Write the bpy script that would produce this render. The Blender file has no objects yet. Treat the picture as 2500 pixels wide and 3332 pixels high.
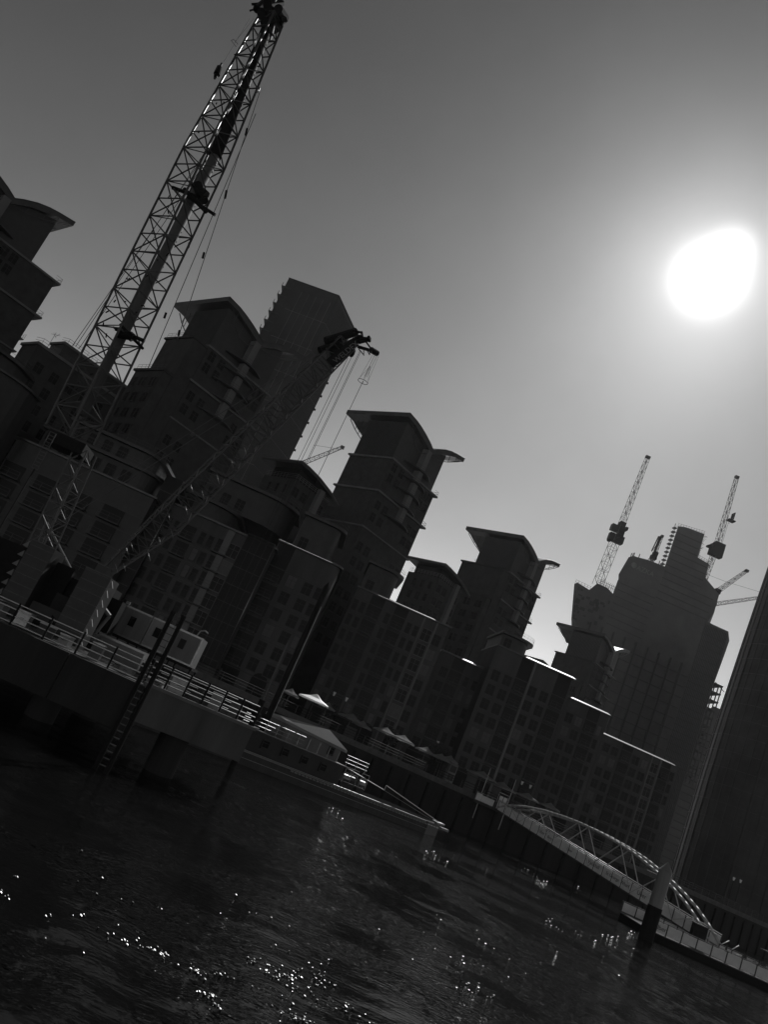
import bpy, math, random
from mathutils import Vector, Matrix
random.seed(7)
rad = math.radians
sc = bpy.context.scene
COL = sc.collection

# ------------------------------------------------------------------ camera
EYE = Vector((0, 0, 6.0))
FPX = 2600.0
PIT, ROL = rad(15.3), rad(24.0)
cF = Vector((0, math.cos(PIT), math.sin(PIT)))
r0 = Vector((1, 0, 0)); u0 = Vector((0, -math.sin(PIT), math.cos(PIT)))
cR = r0 * math.cos(ROL) + u0 * math.sin(ROL)
cU = -r0 * math.sin(ROL) + u0 * math.cos(ROL)
cam = bpy.data.cameras.new('camera')
cam.sensor_fit = 'VERTICAL'; cam.sensor_height = 36; cam.lens = 36 * FPX / 3332
cam.clip_start = 0.2; cam.clip_end = 9000
co = bpy.data.objects.new('camera', cam); COL.objects.link(co)
m = Matrix((cR, cU, -cF)).transposed().to_4x4(); m.translation = EYE
co.matrix_world = m
sc.camera = co

def at(px, py, Y):
    """a point of the photograph carried out to the distance Y"""
    d = cF + cR * ((px - 1250) / FPX) + cU * ((1666 - py) / FPX)
    return EYE + d * (Y / d.y)

# ------------------------------------------------------------------ sky, sun, exposure
SAZ, SEL = rad(16.6), rad(37.6)
SUN = Vector((math.sin(SAZ) * math.cos(SEL), math.cos(SAZ) * math.cos(SEL), math.sin(SEL)))
SKY_STRENGTH = 0.12
W = bpy.data.worlds.new('World'); sc.world = W; W.use_nodes = True
nt = W.node_tree; N = nt.nodes; L = nt.links
bg = N['Background']; bg.inputs[1].default_value = SKY_STRENGTH
sky = N.new('ShaderNodeTexSky'); sky.sky_type = 'NISHITA'; sky.sun_disc = False
sky.sun_elevation = SEL; sky.sun_rotation = SAZ
sky.air_density = 2.0; sky.dust_density = 0.2; sky.ozone_density = 3.0
sep = N.new('ShaderNodeSeparateColor')            # black and white through a red filter
L.new(sky.outputs[0], sep.inputs[0])
tc = N.new('ShaderNodeTexCoord')
dot = N.new('ShaderNodeVectorMath'); dot.operation = 'DOT_PRODUCT'; dot.inputs[1].default_value = SUN
L.new(tc.outputs['Generated'], dot.inputs[0])
ac = N.new('ShaderNodeMath'); ac.operation = 'ARCCOSINE'; L.new(dot.outputs['Value'], ac.inputs[0])
def wmath(op, a, b=None):
    n = N.new('ShaderNodeMath'); n.operation = op
    for i, v in enumerate((a, b)):
        if v is None: continue
        if isinstance(v, (int, float)): n.inputs[i].default_value = v
        else: L.new(v, n.inputs[i])
    return n.outputs[0]
# aureole of the hazy sun: bright core 3 degrees wide with a soft skirt
def lobe(sig, p, amp):
    return wmath('MULTIPLY', wmath('EXPONENT', wmath('MULTIPLY', wmath('POWER', wmath('DIVIDE', ac.outputs[0], sig), p), -1.0)), amp)
glow = wmath('ADD', lobe(rad(1.5), 1.9, 50.0), wmath("ADD", lobe(rad(4.2), 1.3, 10.0), lobe(rad(11.0), 1.6, 1.2)))
SKY_GAIN = 0.21
tot = wmath('ADD', wmath('MULTIPLY', wmath('POWER', sep.outputs[0], 2.0), SKY_GAIN), glow)
# the overexposed disc bulges a little up and to the right through thin cirrus
b2d = (cF + cR * ((2385 - 1250) / FPX) + cU * ((1666 - 815) / FPX)).normalized()
d2 = N.new('ShaderNodeVectorMath'); d2.operation = 'DOT_PRODUCT'; d2.inputs[1].default_value = b2d; L.new(tc.outputs['Generated'], d2.inputs[0])
lob2 = wmath('MULTIPLY', wmath('EXPONENT', wmath('MULTIPLY', wmath('POWER', wmath('DIVIDE', wmath('ARCCOSINE', d2.outputs['Value']), rad(1.2)), 2.2), -1.0)), 13.0)
cz = N.new('ShaderNodeTexNoise'); cz.inputs['Scale'].default_value = 5.0; cz.inputs['Detail'].default_value = 9.0; cz.inputs['Roughness'].default_value = 0.62
L.new(tc.outputs['Generated'], cz.inputs['Vector'])
cirrus = wmath('ADD', wmath('MULTIPLY', cz.outputs[0], 0.22), 0.89)
tot = wmath('MULTIPLY', wmath('ADD', tot, lob2), cirrus)
L.new(tot, bg.inputs[0])
sl = bpy.data.lights.new('sun', 'SUN'); sl.energy = 5.0; sl.angle = rad(0.5); sl.color = (1, 1, 1)
so = bpy.data.objects.new('sun', sl); COL.objects.link(so)
so.rotation_euler = SUN.to_track_quat('Z', 'Y').to_euler(); so.location = (0, 0, 100)
vs = sc.view_settings
vs.view_transform = 'Standard'; vs.look = 'None'; vs.gamma = 1.0; vs.use_curve_mapping = False
vs.exposure = -1.0
sc.render.film_transparent = False
sc.cycles.max_bounces = 6
sc.cycles.sample_clamp_direct = 6.0; sc.cycles.sample_clamp_indirect = 2.0
sc.cycles.caustics_reflective = False; sc.cycles.caustics_refractive = False

# ------------------------------------------------------------------ materials (the photograph is black and white)
def mat(name, v, rough=0.7, metal=0.0, var=0.25, scale=1.5, bump=0.0, spec=0.35, streak=False):
    mt = bpy.data.materials.new(name); mt.use_nodes = True
    n = mt.node_tree.nodes; l = mt.node_tree.links
    b = n['Principled BSDF']; b.inputs['Roughness'].default_value = rough
    b.inputs['Metallic'].default_value = metal; b.inputs['Specular IOR Level'].default_value = spec
    t = n.new('ShaderNodeTexCoord'); mp = n.new('ShaderNodeMapping')
    l.new(t.outputs['Object'], mp.inputs[0])
    if streak: mp.inputs['Scale'].default_value = (1, 1, 0.12)
    nz = n.new('ShaderNodeTexNoise'); nz.inputs['Scale'].default_value = scale; nz.inputs['Detail'].default_value = 7
    nz.inputs['Roughness'].default_value = 0.65
    l.new(mp.outputs[0], nz.inputs['Vector'])
    mr = n.new('ShaderNodeMapRange'); mr.inputs[1].default_value = 0.3; mr.inputs[2].default_value = 0.7
    mr.inputs[3].default_value = v * (1 - var); mr.inputs[4].default_value = v * (1 + var)
    l.new(nz.outputs[0], mr.inputs[0]); l.new(mr.outputs[0], b.inputs['Base Color'])
    if bump:
        bp = n.new('ShaderNodeBump'); bp.inputs['Strength'].default_value = bump; bp.inputs['Distance'].default_value = 0.05
        n2 = n.new('ShaderNodeTexNoise'); n2.inputs['Scale'].default_value = scale * 6; n2.inputs['Detail'].default_value = 5
        l.new(t.outputs['Object'], n2.inputs['Vector']); l.new(n2.outputs[0], bp.inputs['Height']); l.new(bp.outputs[0], b.inputs['Normal'])
    return mt
M = dict(
    brick=mat('brick', 0.045, 0.85, var=0.3, scale=0.6, bump=0.3),
    pale=mat('pale_render', 0.15, 0.75, var=0.2, scale=0.4, bump=0.2, streak=True),
    clad=mat('cladding', 0.045, 0.45, 0.2, var=0.2, scale=0.8),
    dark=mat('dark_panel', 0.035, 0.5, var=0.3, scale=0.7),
    glass=mat('dark_glass', 0.008, 0.3, var=0.5, scale=0.25, spec=0.08),
    roof=mat('roof_zinc', 0.07, 0.4, 0.5, var=0.25, scale=0.5),
    soffit=mat('soffit', 0.09, 0.8, var=0.15),
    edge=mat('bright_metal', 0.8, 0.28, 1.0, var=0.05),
    steel=mat('painted_steel', 0.06, 0.4, 0.3, var=0.3, scale=3),
    galv=mat('galvanised_steel', 0.24, 0.36, 0.8, var=0.2, scale=4),
    black=mat('black_steel', 0.012, 0.7, var=0.3, scale=3, spec=0.15),
    tube=mat('tube_paint', 0.11, 0.8, 0.0, var=0.15, scale=1),
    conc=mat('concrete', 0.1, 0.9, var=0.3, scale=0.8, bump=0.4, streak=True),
    concd=mat('dark_concrete', 0.022, 0.8, var=0.4, scale=0.8, bump=0.4, streak=True),  # darker concrete for edge beams, cross beams and columns
    stone=mat('coping_stone', 0.10, 0.8, var=0.3, scale=1.2),
    wall=mat('river_wall', 0.02, 0.85, var=0.5, scale=0.5, bump=0.5, streak=True),
    pave=mat('paving', 0.2, 0.85, var=0.2, scale=1),
    white=mat('white_paint', 0.26, 0.5, var=0.15, scale=1.0),
    cabin=mat('cabin_panel', 0.17, 0.6, var=0.25, scale=0.7, streak=True),
    canvas=mat('canvas', 0.34, 0.8, var=0.12, scale=1.0),
    hull=mat('hull_paint', 0.05, 0.5, var=0.4, scale=0.8, streak=True),
    rope=mat('rope', 0.3, 0.9, var=0.4, scale=8),
    panel=mat('parapet_glass_panel', 0.66, 0.35, var=0.15, scale=1.0),
    letter=mat('letter_paint', 0.05, 0.6, var=0.1),
    pier=mat('sleeve_paint', 0.2, 0.5, var=0.25, scale=1.0, streak=True),
    far=mat('far_concrete', 0.10, 0.8, var=0.2, scale=0.1),
    fargl=mat('far_glass', 0.04, 0.5, var=0.4, scale=0.1, spec=0.2),
    bridge=mat('bridge_paint', 0.42, 0.45, var=0.15, scale=1.5),
    glint_facet=mat('glint_water', 0.008, 0.24, var=0.0, spec=0.5),
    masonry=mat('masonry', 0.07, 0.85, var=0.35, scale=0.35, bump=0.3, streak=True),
    matt=mat('matt_deck', 0.02, 1.0, var=0.3, scale=1, spec=0.0),
    lit_canvas=mat('sunlit_canvas', 0.85, 0.42, 0.75, var=0.05, scale=1, spec=1.0),  # lit copy of the canvas, pale and metallic to flash as if sunlit
    flash=mat('eaves_flashing', 0.8, 0.2, 1.0, var=0.05),
    blind=mat('window_blind', 0.12, 0.6, var=0.3, scale=.3, spec=0.1),
    lamp=mat('lamp_glass', 0.7, 0.3, var=0.1),
    leaf=mat('leaf', 0.05, 0.7, var=0.5, scale=2),
    cloth=mat('dark_cloth', 0.05, 0.9, var=0.4, scale=5),
    skin=mat('skin', 0.3, 0.6, var=0.1),
)
# canvas lets some sun through
b = M['canvas'].node_tree.nodes['Principled BSDF']
nt2 = M['canvas'].node_tree; tr = nt2.nodes.new('ShaderNodeBsdfTranslucent'); tr.inputs[0].default_value = (.4, .4, .4, 1)
mx = nt2.nodes.new('ShaderNodeMixShader'); mx.inputs[0].default_value = 0.6
nt2.links.new(b.outputs[0], mx.inputs[1]); nt2.links.new(tr.outputs[0], mx.inputs[2])
nt2.links.new(mx.outputs[0], nt2.nodes['Material Output'].inputs[0])

# ------------------------------------------------------------------ mesh builder
class MB:
    def __init__(s): s.v = []; s.f = []; s.m = []; s.k = 0
    def box(s, x0, x1, y0, y1, z0, z1, k=None):
        n = len(s.v)
        s.v += [(x, y, z) for z in (z0, z1) for y in (y0, y1) for x in (x0, x1)]
        for q in ((0, 2, 3, 1), (4, 5, 7, 6), (0, 1, 5, 4), (2, 6, 7, 3), (0, 4, 6, 2), (1, 3, 7, 5)):
            s.f.append([n + i for i in q]); s.m.append(s.k if k is None else k)
        return s
    def prism(s, poly, z0, z1, k=None):
        n = len(s.v); c = len(poly)
        z0f = z0 if callable(z0) else (lambda p: z0); z1f = z1 if callable(z1) else (lambda p: z1)
        s.v += [(p[0], p[1], z0f(p)) for p in poly] + [(p[0], p[1], z1f(p)) for p in poly]
        kk = s.k if k is None else k
        s.f.append([n + i for i in range(c)][::-1]); s.f.append([n + c + i for i in range(c)]); s.m += [kk, kk]
        for i in range(c):
            j = (i + 1) % c; s.f.append([n + i, n + j, n + c + j, n + c + i]); s.m.append(kk)
        return s
    def ext(s, prof, y0, y1, k=None, sh=0.0):
        """profile in x,z swept along y"""
        n = len(s.v); c = len(prof)
        s.v += [(p[0], y0, p[1]) for p in prof] + [(p[0] + sh * (y1 - y0), y1, p[1]) for p in prof]
        kk = s.k if k is None else k
        s.f.append([n + i for i in range(c)]); s.f.append([n + c + i for i in range(c)][::-1]); s.m += [kk, kk]
        for i in range(c):
            j = (i + 1) % c; s.f.append([n + j, n + i, n + c + i, n + c + j]); s.m.append(kk)
        return s
    def beam(s, p, q, r, n=4, r2=None, k=None):
        p = Vector(p); q = Vector(q); d = q - p
        if d.length < 1e-6: return s
        d.normalize(); a = d.cross(Vector((0, 0, 1)))
        if a.length < 0.05: a = d.cross(Vector((0, 1, 0)))
        a.normalize(); b2 = d.cross(a); r2 = r if r2 is None else r2
        b0 = len(s.v); kk = s.k if k is None else k
        for c, rr in ((p, r), (q, r2)):
            for i in range(n):
                t = 2 * math.pi * (i + .5) / n
                s.v.append(tuple(c + (a * math.cos(t) + b2 * math.sin(t)) * rr))
        for i in range(n):
            j = (i + 1) % n; s.f.append([b0 + i, b0 + j, b0 + n + j, b0 + n + i]); s.m.append(kk)
        s.f.append([b0 + i for i in range(n)][::-1]); s.f.append([b0 + n + i for i in range(n)]); s.m += [kk, kk]
        return s
    def path(s, pts, r, n=4, k=None):
        for a, b2 in zip(pts, pts[1:]): s.beam(a, b2, r, n, k=k)
        return s
    def build(s, name, mats, parent=None, loc=None, kind=None, label=None, smooth=False):
        if not isinstance(mats, (list, tuple)): mats = [mats]
        o0 = Vector(loc) if loc is not None else Vector((0, 0, 0))
        me = bpy.data.meshes.new(name)
        me.from_pydata([tuple(Vector(v) - o0) for v in s.v], [], s.f)
        for mt in mats: me.materials.append(M[mt])
        if len(mats) > 1: me.polygons.foreach_set('material_index', s.m)
        if smooth: me.polygons.foreach_set('use_smooth', [True] * len(me.polygons))
        me.update()
        o = bpy.data.objects.new(name, me); COL.objects.link(o)
        o.location = o0
        if parent: o.parent = parent
        if kind: o['kind'] = kind
        if label: o['label'] = label
        return o

def tag(o, label, cat, group=None, kind=None):
    o['label'] = label; o['category'] = cat
    if group: o['group'] = group
    if kind: o['kind'] = kind
    return o
def thing(name, label, cat, loc=(0, 0, 0), rz=0, group=None):
    o = bpy.data.objects.new(name, None); COL.objects.link(o); o.location = loc; o.rotation_euler = (0, 0, rad(rz))
    o.empty_display_size = 0.5
    return tag(o, label, cat, group)
def inst(src, parent, loc, rz=0, label=None):
    o = src.copy(); COL.objects.link(o); o.parent = parent; o.location = loc; o.rotation_euler = (0, 0, rad(rz))
    if label: o['label'] = label
    return o
def clone(root, label, loc, rz=None):
    r = root.copy(); COL.objects.link(r); r.location = loc; r['label'] = label
    if rz is not None: r.rotation_euler = (0, 0, rad(rz))
    for c in root.children:
        d = c.copy(); COL.objects.link(d); d.parent = r
        for g in c.children:
            e = g.copy(); COL.objects.link(e); e.parent = d
    return r
# meshes shared between pieces -----------------------------------------------
def shared(name, mb, mats):
    me = bpy.data.meshes.new(name); me.from_pydata(mb.v, [], mb.f)
    for mt in mats: me.materials.append(M[mt])
    me.polygons.foreach_set('material_index', mb.m); me.update(); return me
def put(name, me, parent, loc, rz=0, scale=None):
    o = bpy.data.objects.new(name, me); COL.objects.link(o); o.parent = parent; o.location = loc
    o.rotation_euler = (0, 0, rad(rz))
    if scale: o.scale = scale
    return o
def window_mesh(w, h, bars=1, fr='clad', pane='glass'):
    b = MB(); t = .09
    b.box(-w/2, w/2, -.03, .05, 0, h, 1)                       # pane
    b.box(-w/2 - t, -w/2, -.12, .05, -t, h + t, 0); b.box(w/2, w/2 + t, -.12, .05, -t, h + t, 0)
    b.box(-w/2, w/2, -.12, .05, h, h + t, 0); b.box(-w/2 - .08, w/2 + .08, -.2, .05, -t - .04, 0, 0)
    for i in range(bars):
        x = -w/2 + w * (i + 1) / (bars + 1); b.box(x - .03, x + .03, -.07, -.03, 0, h, 0)
    b.box(-w/2, w/2, -.065, -.03, h * .62, h * .62 + .05, 0)
    return shared('window', b, ['dark' if fr == 'brick' else fr, pane])
def_w = ((.85, 1.9, 0, 'brick'), (1.5, 1.9, 1, 'brick'), (1.7, 2.1, 1, 'pale'))
W_ALL = [window_mesh(*a) for a in def_w]; W_BLIND = [window_mesh(*a, pane='blind') for a in def_w]
W_NARROW = window_mesh(.85, 1.9, 0, 'brick'); W_WIDE = window_mesh(1.5, 1.9, 1, 'brick'); W_SQ = window_mesh(1.7, 2.1, 1, 'pale')
def balcony_mesh(w, d):
    b = MB(); b.box(-w/2, w/2, -d, 0, -.12, .06, 0)
    b.box(-w/2 + .1, w/2 - .1, -.02, .03, .06, 2.35, 1)       # dark glazed doors behind
    for z in (1.1, .6): b.box(-w/2, w/2, -d, -d + .04, z, z + .035, 2)
    for x in (-w/2, 0, w/2 - .04): b.box(x, x + .04, -d, -d + .04, .06, 1.13, 2)
    return shared('balcony', b, ['clad', 'glass', 'steel'])
B_STD = balcony_mesh(2.3, 1.1); B_WIDE = balcony_mesh(3.6, 1.4)

def roundrect(x0, x1, y0, y1, rR=0, rL=0, n=7):
    """footprint, front edge y0, rounded front corners"""
    p = []
    if rL:
        p += [(x0 + rL - rL * math.sin(t), y0 + rL - rL * math.cos(t)) for t in [math.pi/2 * (1 - i/n) for i in range(n + 1)]]
    else: p.append((x0, y0))
    if rR:
        p += [(x1 - rR + rR * math.sin(t), y0 + rR - rR * math.cos(t)) for t in [math.pi/2 * i/n for i in range(n + 1)]]
    else: p.append((x1, y0))
    return p + [(x1, y1), (x0, y1)]

# ------------------------------------------------------------------ haze
HAZE = 0.00004
def make_haze():
    o = MB().box(-1500, 1500, -400, 1500, -3.5, 260).build('haze', 'black', kind='stuff'); o.data.materials.clear()
    mt = bpy.data.materials.new('haze'); mt.use_nodes = True; n = mt.node_tree.nodes; n.remove(n['Principled BSDF'])
    v = n.new('ShaderNodeVolumePrincipled'); v.inputs['Color'].default_value = (.9, .9, .9, 1); v.inputs['Density'].default_value = HAZE; v.inputs['Anisotropy'].default_value = 0.55
    mt.node_tree.links.new(v.outputs[0], n['Material Output'].inputs['Volume']); o.data.materials.append(mt)
    o['label'] = 'thin bright haze in front of the sun'
if HAZE > 0: make_haze()

# ------------------------------------------------------------------ water
def make_water():
    rs = [0.5]
    while rs[-1] < 9: rs.append(rs[-1] * 1.25)
    while rs[-1] < 45: rs.append(rs[-1] * 1.0065)
    while rs[-1] < 200: rs.append(rs[-1] * 1.013)
    while rs[-1] < 7000: rs.append(rs[-1] * 1.15)
    az = []
    a = -180.0
    while a < 180:
        az.append(a); a += 0.16 if -34 <= a < 36 else 4.0
    rnd = random.Random(3); ws = []
    for i in range(60):
        lam = 0.35 * (1.12 ** i) if i < 22 else rnd.uniform(.35, 2.6)
        th = rad(rnd.gauss(-62, 38)); k = 2 * math.pi / lam
        ws.append((k * math.cos(th), k * math.sin(th), 0.0044 * lam ** (0.9 if lam < 1.2 else 0.35), rnd.uniform(0, 6.28)))
    import numpy as np
    A, R_ = np.meshgrid(np.radians(az), np.array(rs)); X = R_ * np.sin(A); Y = R_ * np.cos(A); Z = np.zeros_like(X)
    for kx, ky, am, ph in ws:
        lam = 2 * math.pi / math.hypot(kx, ky)
        fade = np.clip(lam / (R_ * 0.013 * 2.2) - .6, 0, 1)   # drop waves finer than the mesh
        Z += am * fade * np.sin(kx * X + ky * Y + ph + 0.8 * np.sin(.07 * X + .05 * Y))
    gust = 0.55 + 0.45 * np.sin(X * .09 + 1.3 * np.sin(Y * .05)) * np.sin(Y * .12 + 1)
    Z *= np.clip(gust, .25, 1) * np.clip(1.0 - R_ / 900, 0, 1)
    na, nr = len(az), len(rs)
    co_ = np.stack([X, Y, Z], -1).reshape(-1, 3)
    idx = np.arange(nr * na).reshape(nr, na); i2 = np.roll(idx, -1, 1)
    q = np.stack([idx[:-1], i2[:-1], i2[1:], idx[1:]], -1).reshape(-1, 4)[:, ::-1]
    me = bpy.data.meshes.new('river_water')
    me.vertices.add(len(co_)); me.vertices.foreach_set('co', co_.ravel())
    me.loops.add(q.size); me.loops.foreach_set('vertex_index', q.ravel())
    me.polygons.add(len(q)); me.polygons.foreach_set('loop_start', np.arange(0, q.size, 4)); me.polygons.foreach_set('loop_total', np.full(len(q), 4))
    me.polygons.foreach_set('use_smooth', np.ones(len(q), bool)); me.update(calc_edges=True)
    mt = bpy.data.materials.new('river_water'); mt.use_nodes = True; n = mt.node_tree.nodes; l = mt.node_tree.links
    b = n['Principled BSDF']; b.inputs['Base Color'].default_value = (.006, .006, .006, 1); b.inputs['Roughness'].default_value = 0.02; b.inputs['Specular IOR Level'].default_value = 0.22
    b.inputs['IOR'].default_value = 1.33
    t = n.new('ShaderNodeTexCoord'); nz = n.new('ShaderNodeTexNoise'); nz.inputs['Scale'].default_value = 3.4; nz.inputs['Detail'].default_value = 5
    mp = n.new('ShaderNodeMapping'); mp.inputs['Scale'].default_value = (.6, 1.4, 1); l.new(t.outputs['Object'], mp.inputs[0])
    l.new(mp.outputs[0], nz.inputs['Vector'])
    bp = n.new('ShaderNodeBump'); bp.inputs['Strength'].default_value = 0.5; bp.inputs['Distance'].default_value = 0.05
    l.new(nz.outputs[0], bp.inputs['Height'])
    n3 = n.new('ShaderNodeTexNoise'); n3.inputs['Scale'].default_value = 5.5; n3.inputs['Detail'].default_value = 2; l.new(mp.outputs[0], n3.inputs['Vector'])
    gp = n.new('ShaderNodeTexNoise'); gp.inputs['Scale'].default_value = 0.16; gp.inputs['Detail'].default_value = 3; l.new(t.outputs['Object'], gp.inputs['Vector'])
    pw = n.new('ShaderNodeMath'); pw.operation = 'POWER'; pw.inputs[1].default_value = 7.0; l.new(n3.outputs[0], pw.inputs[0])
    gm = n.new('ShaderNodeMapRange'); gm.inputs[1].default_value = .45; gm.inputs[2].default_value = .62; gm.inputs[3].default_value = .15; gm.inputs[4].default_value = 22.0; l.new(gp.outputs[0], gm.inputs[0])
    mu = n.new('ShaderNodeMath'); mu.operation = 'MULTIPLY'; l.new(pw.outputs[0], mu.inputs[0]); l.new(gm.outputs[0], mu.inputs[1])
    b3 = n.new('ShaderNodeBump'); b3.inputs['Strength'].default_value = 1.0; b3.inputs['Distance'].default_value = 0.05
    l.new(mu.outputs[0], b3.inputs['Height']); l.new(bp.outputs[0], b3.inputs['Normal']); l.new(b3.outputs[0], b.inputs['Normal'])
    me.materials.append(mt)
    o = bpy.data.objects.new('river_water', me); COL.objects.link(o); o['kind'] = 'structure'
    o['label'] = 'dark rippled river water glinting in the low sun'
make_water()
# added glint facets on the water, each patch tilted to flash the sun at the camera
def make_glint_facets():
    rn = random.Random(17); mb = MB()
    P_ = [(905,3165,75,22,70),(1040,3170,70,42,40),(960,3190,90,60,40),(430,3070,50,16,22),(350,3055,14,5,8),(520,3095,45,14,26),(640,3160,55,13,30),(720,3165,36,9,16),(680,3235,36,14,24),(705,3270,28,9,16),
          (940,3290,45,28,26),(1000,3320,24,8,12),(1130,3270,30,30,16),(1190,3325,60,18,16),(155,2975,18,8,5),(258,2977,20,4,8),(52,2852,12,5,5),(20,2910,20,16,8),(150,3050,3,3,2),(272,3100,3,3,2),(885,2986,4,4,3),(942,3010,10,7,5),
          (1075,3120,5,5,3),(1500,3122,30,18,10),(1540,3212,45,20,16),(1575,3145,4,4,3),(1598,3240,14,8,6),(1660,3122,4,4,3),(1092,2640,28,7,12),(1113,2664,5,4,3),(1420,2782,50,8,18),(1450,2805,10,3,5),(1735,2842,50,10,24),(1765,2868,36,14,20),
          (1690,2800,3,3,2),(1898,2875,20,6,7),(1935,2880,4,3,3),(1800,3005,28,14,16),(1815,3020,36,9,14),(1787,2990,4,3,3),(1935,3062,4,3,3),(1905,3040,40,12,8),(2063,3034,20,10,20),(1990,3052,44,12,14),(2140,3040,40,12,12),(1868,3066,5,4,3),
          (1580,3060,30,14,10),(1480,2780,4,3,3),(1240,3010,60,50,10),(750,3050,500,170,40),(1800,2950,420,120,30),(400,3000,380,120,14),(1500,3150,300,120,20)]
    for cx, cy, sx, sy, n in P_:
        d = cF + cR * ((cx - 1250) / FPX) + cU * ((1666 - cy) / FPX); c = EYE + d * (EYE.z / -d.z)
        lean = (SUN + (EYE - c).normalized()).normalized()      # patch lean halfway between sun and camera, its facets scatter about it
        for i in range(n):
            px = rn.gauss(cx, sx * .55); py = rn.gauss(cy, sy * .55) + (px - cx) * .42 * (1 if sx > 20 else 0)
            d = cF + cR * ((px - 1250) / FPX) + cU * ((1666 - py) / FPX)
            if d.z > -.04 or rn.random() < (.38 if py > 3080 else .5): continue
            c = EYE + d * ((EYE.z - .05) / -d.z); dist = (c - EYE).length
            nrm = (lean + Vector((rn.gauss(0, .085), rn.gauss(0, .085), rn.gauss(0, .02)))).normalized(); az_ = 0.3
            u = nrm.cross(Vector((math.sin(az_), math.cos(az_), 0))).normalized(); v = nrm.cross(u); s_ = rn.uniform(.006, .026) * (dist / 22) ** .55
            k = len(mb.v); c = c + Vector((0, 0, .0))
            q = [c - u * s_ * 1.5, c - v * s_, c + u * s_ * 1.5, c + v * s_ * .9]; mb.v += [tuple(p_) for p_ in q] + [tuple(c + Vector((0, 0, -.09)))]
            mb.f += [[k, k + 1, k + 2, k + 3]] + [[k + (j + 1) % 4, k + j, k + 4] for j in range(4)]; mb.m += [0] * 5
    o = mb.build('glint_facet', 'glint_facet', bpy.data.objects['river_water'], kind='stuff')
    if o.data.polygons[0].normal.z < 0: o.data.flip_normals()
make_glint_facets()

# ------------------------------------------------------------------ river bank
BANK = [(-900, -260), (-200, 22), (-60, 80), (-10, 104), (35, 125), (62, 133), (94, 153), (150, 190), (260, 290), (900, 1100)]
g = MB(); g.prism([(x, y + .9) for x, y in BANK] + [(3500, 4000), (-3500, 4000), (-3500, -260)], -2, 5.5)
g.build('ground', 'pave', kind='structure')
wl = MB(); cp_ = MB()
for (x0, y0), (x1, y1) in zip(BANK, BANK[1:]):
    n = Vector((y1 - y0, -(x1 - x0))).normalized()
    wl.prism([(x0, y0), (x1, y1), (x1 - n.x * .9, y1 - n.y * .9), (x0 - n.x * .9, y0 - n.y * .9)], -2, 5.0)
    cp_.prism([(x0 + n.x * .15, y0 + n.y * .15), (x1 + n.x * .15, y1 + n.y * .15), (x1 - n.x * .8, y1 - n.y * .8), (x0 - n.x * .8, y0 - n.y * .8)], 5.0, 5.75)
wr = wl.build('river_wall', 'wall', kind='structure'); cpo = cp_.build('coping', 'stone', wr)
# timber fenders along the wall
fender = shared('fender', MB().box(-.16, .16, -.3, 0, -1.5, 4.6), ['black'])
for (x0, y0), (x1, y1) in list(zip(BANK, BANK[1:]))[2:7]:
    ln = math.hypot(x1 - x0, y1 - y0); n = Vector((y1 - y0, -(x1 - x0))).normalized(); k = int(ln / 3.2)
    for i in range(k):
        t = (i + .5) / k; put('fender', fender, wr, (x0 + (x1 - x0) * t, y0 + (y1 - y0) * t, 0), math.degrees(math.atan2(y1 - y0, x1 - x0)))

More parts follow.
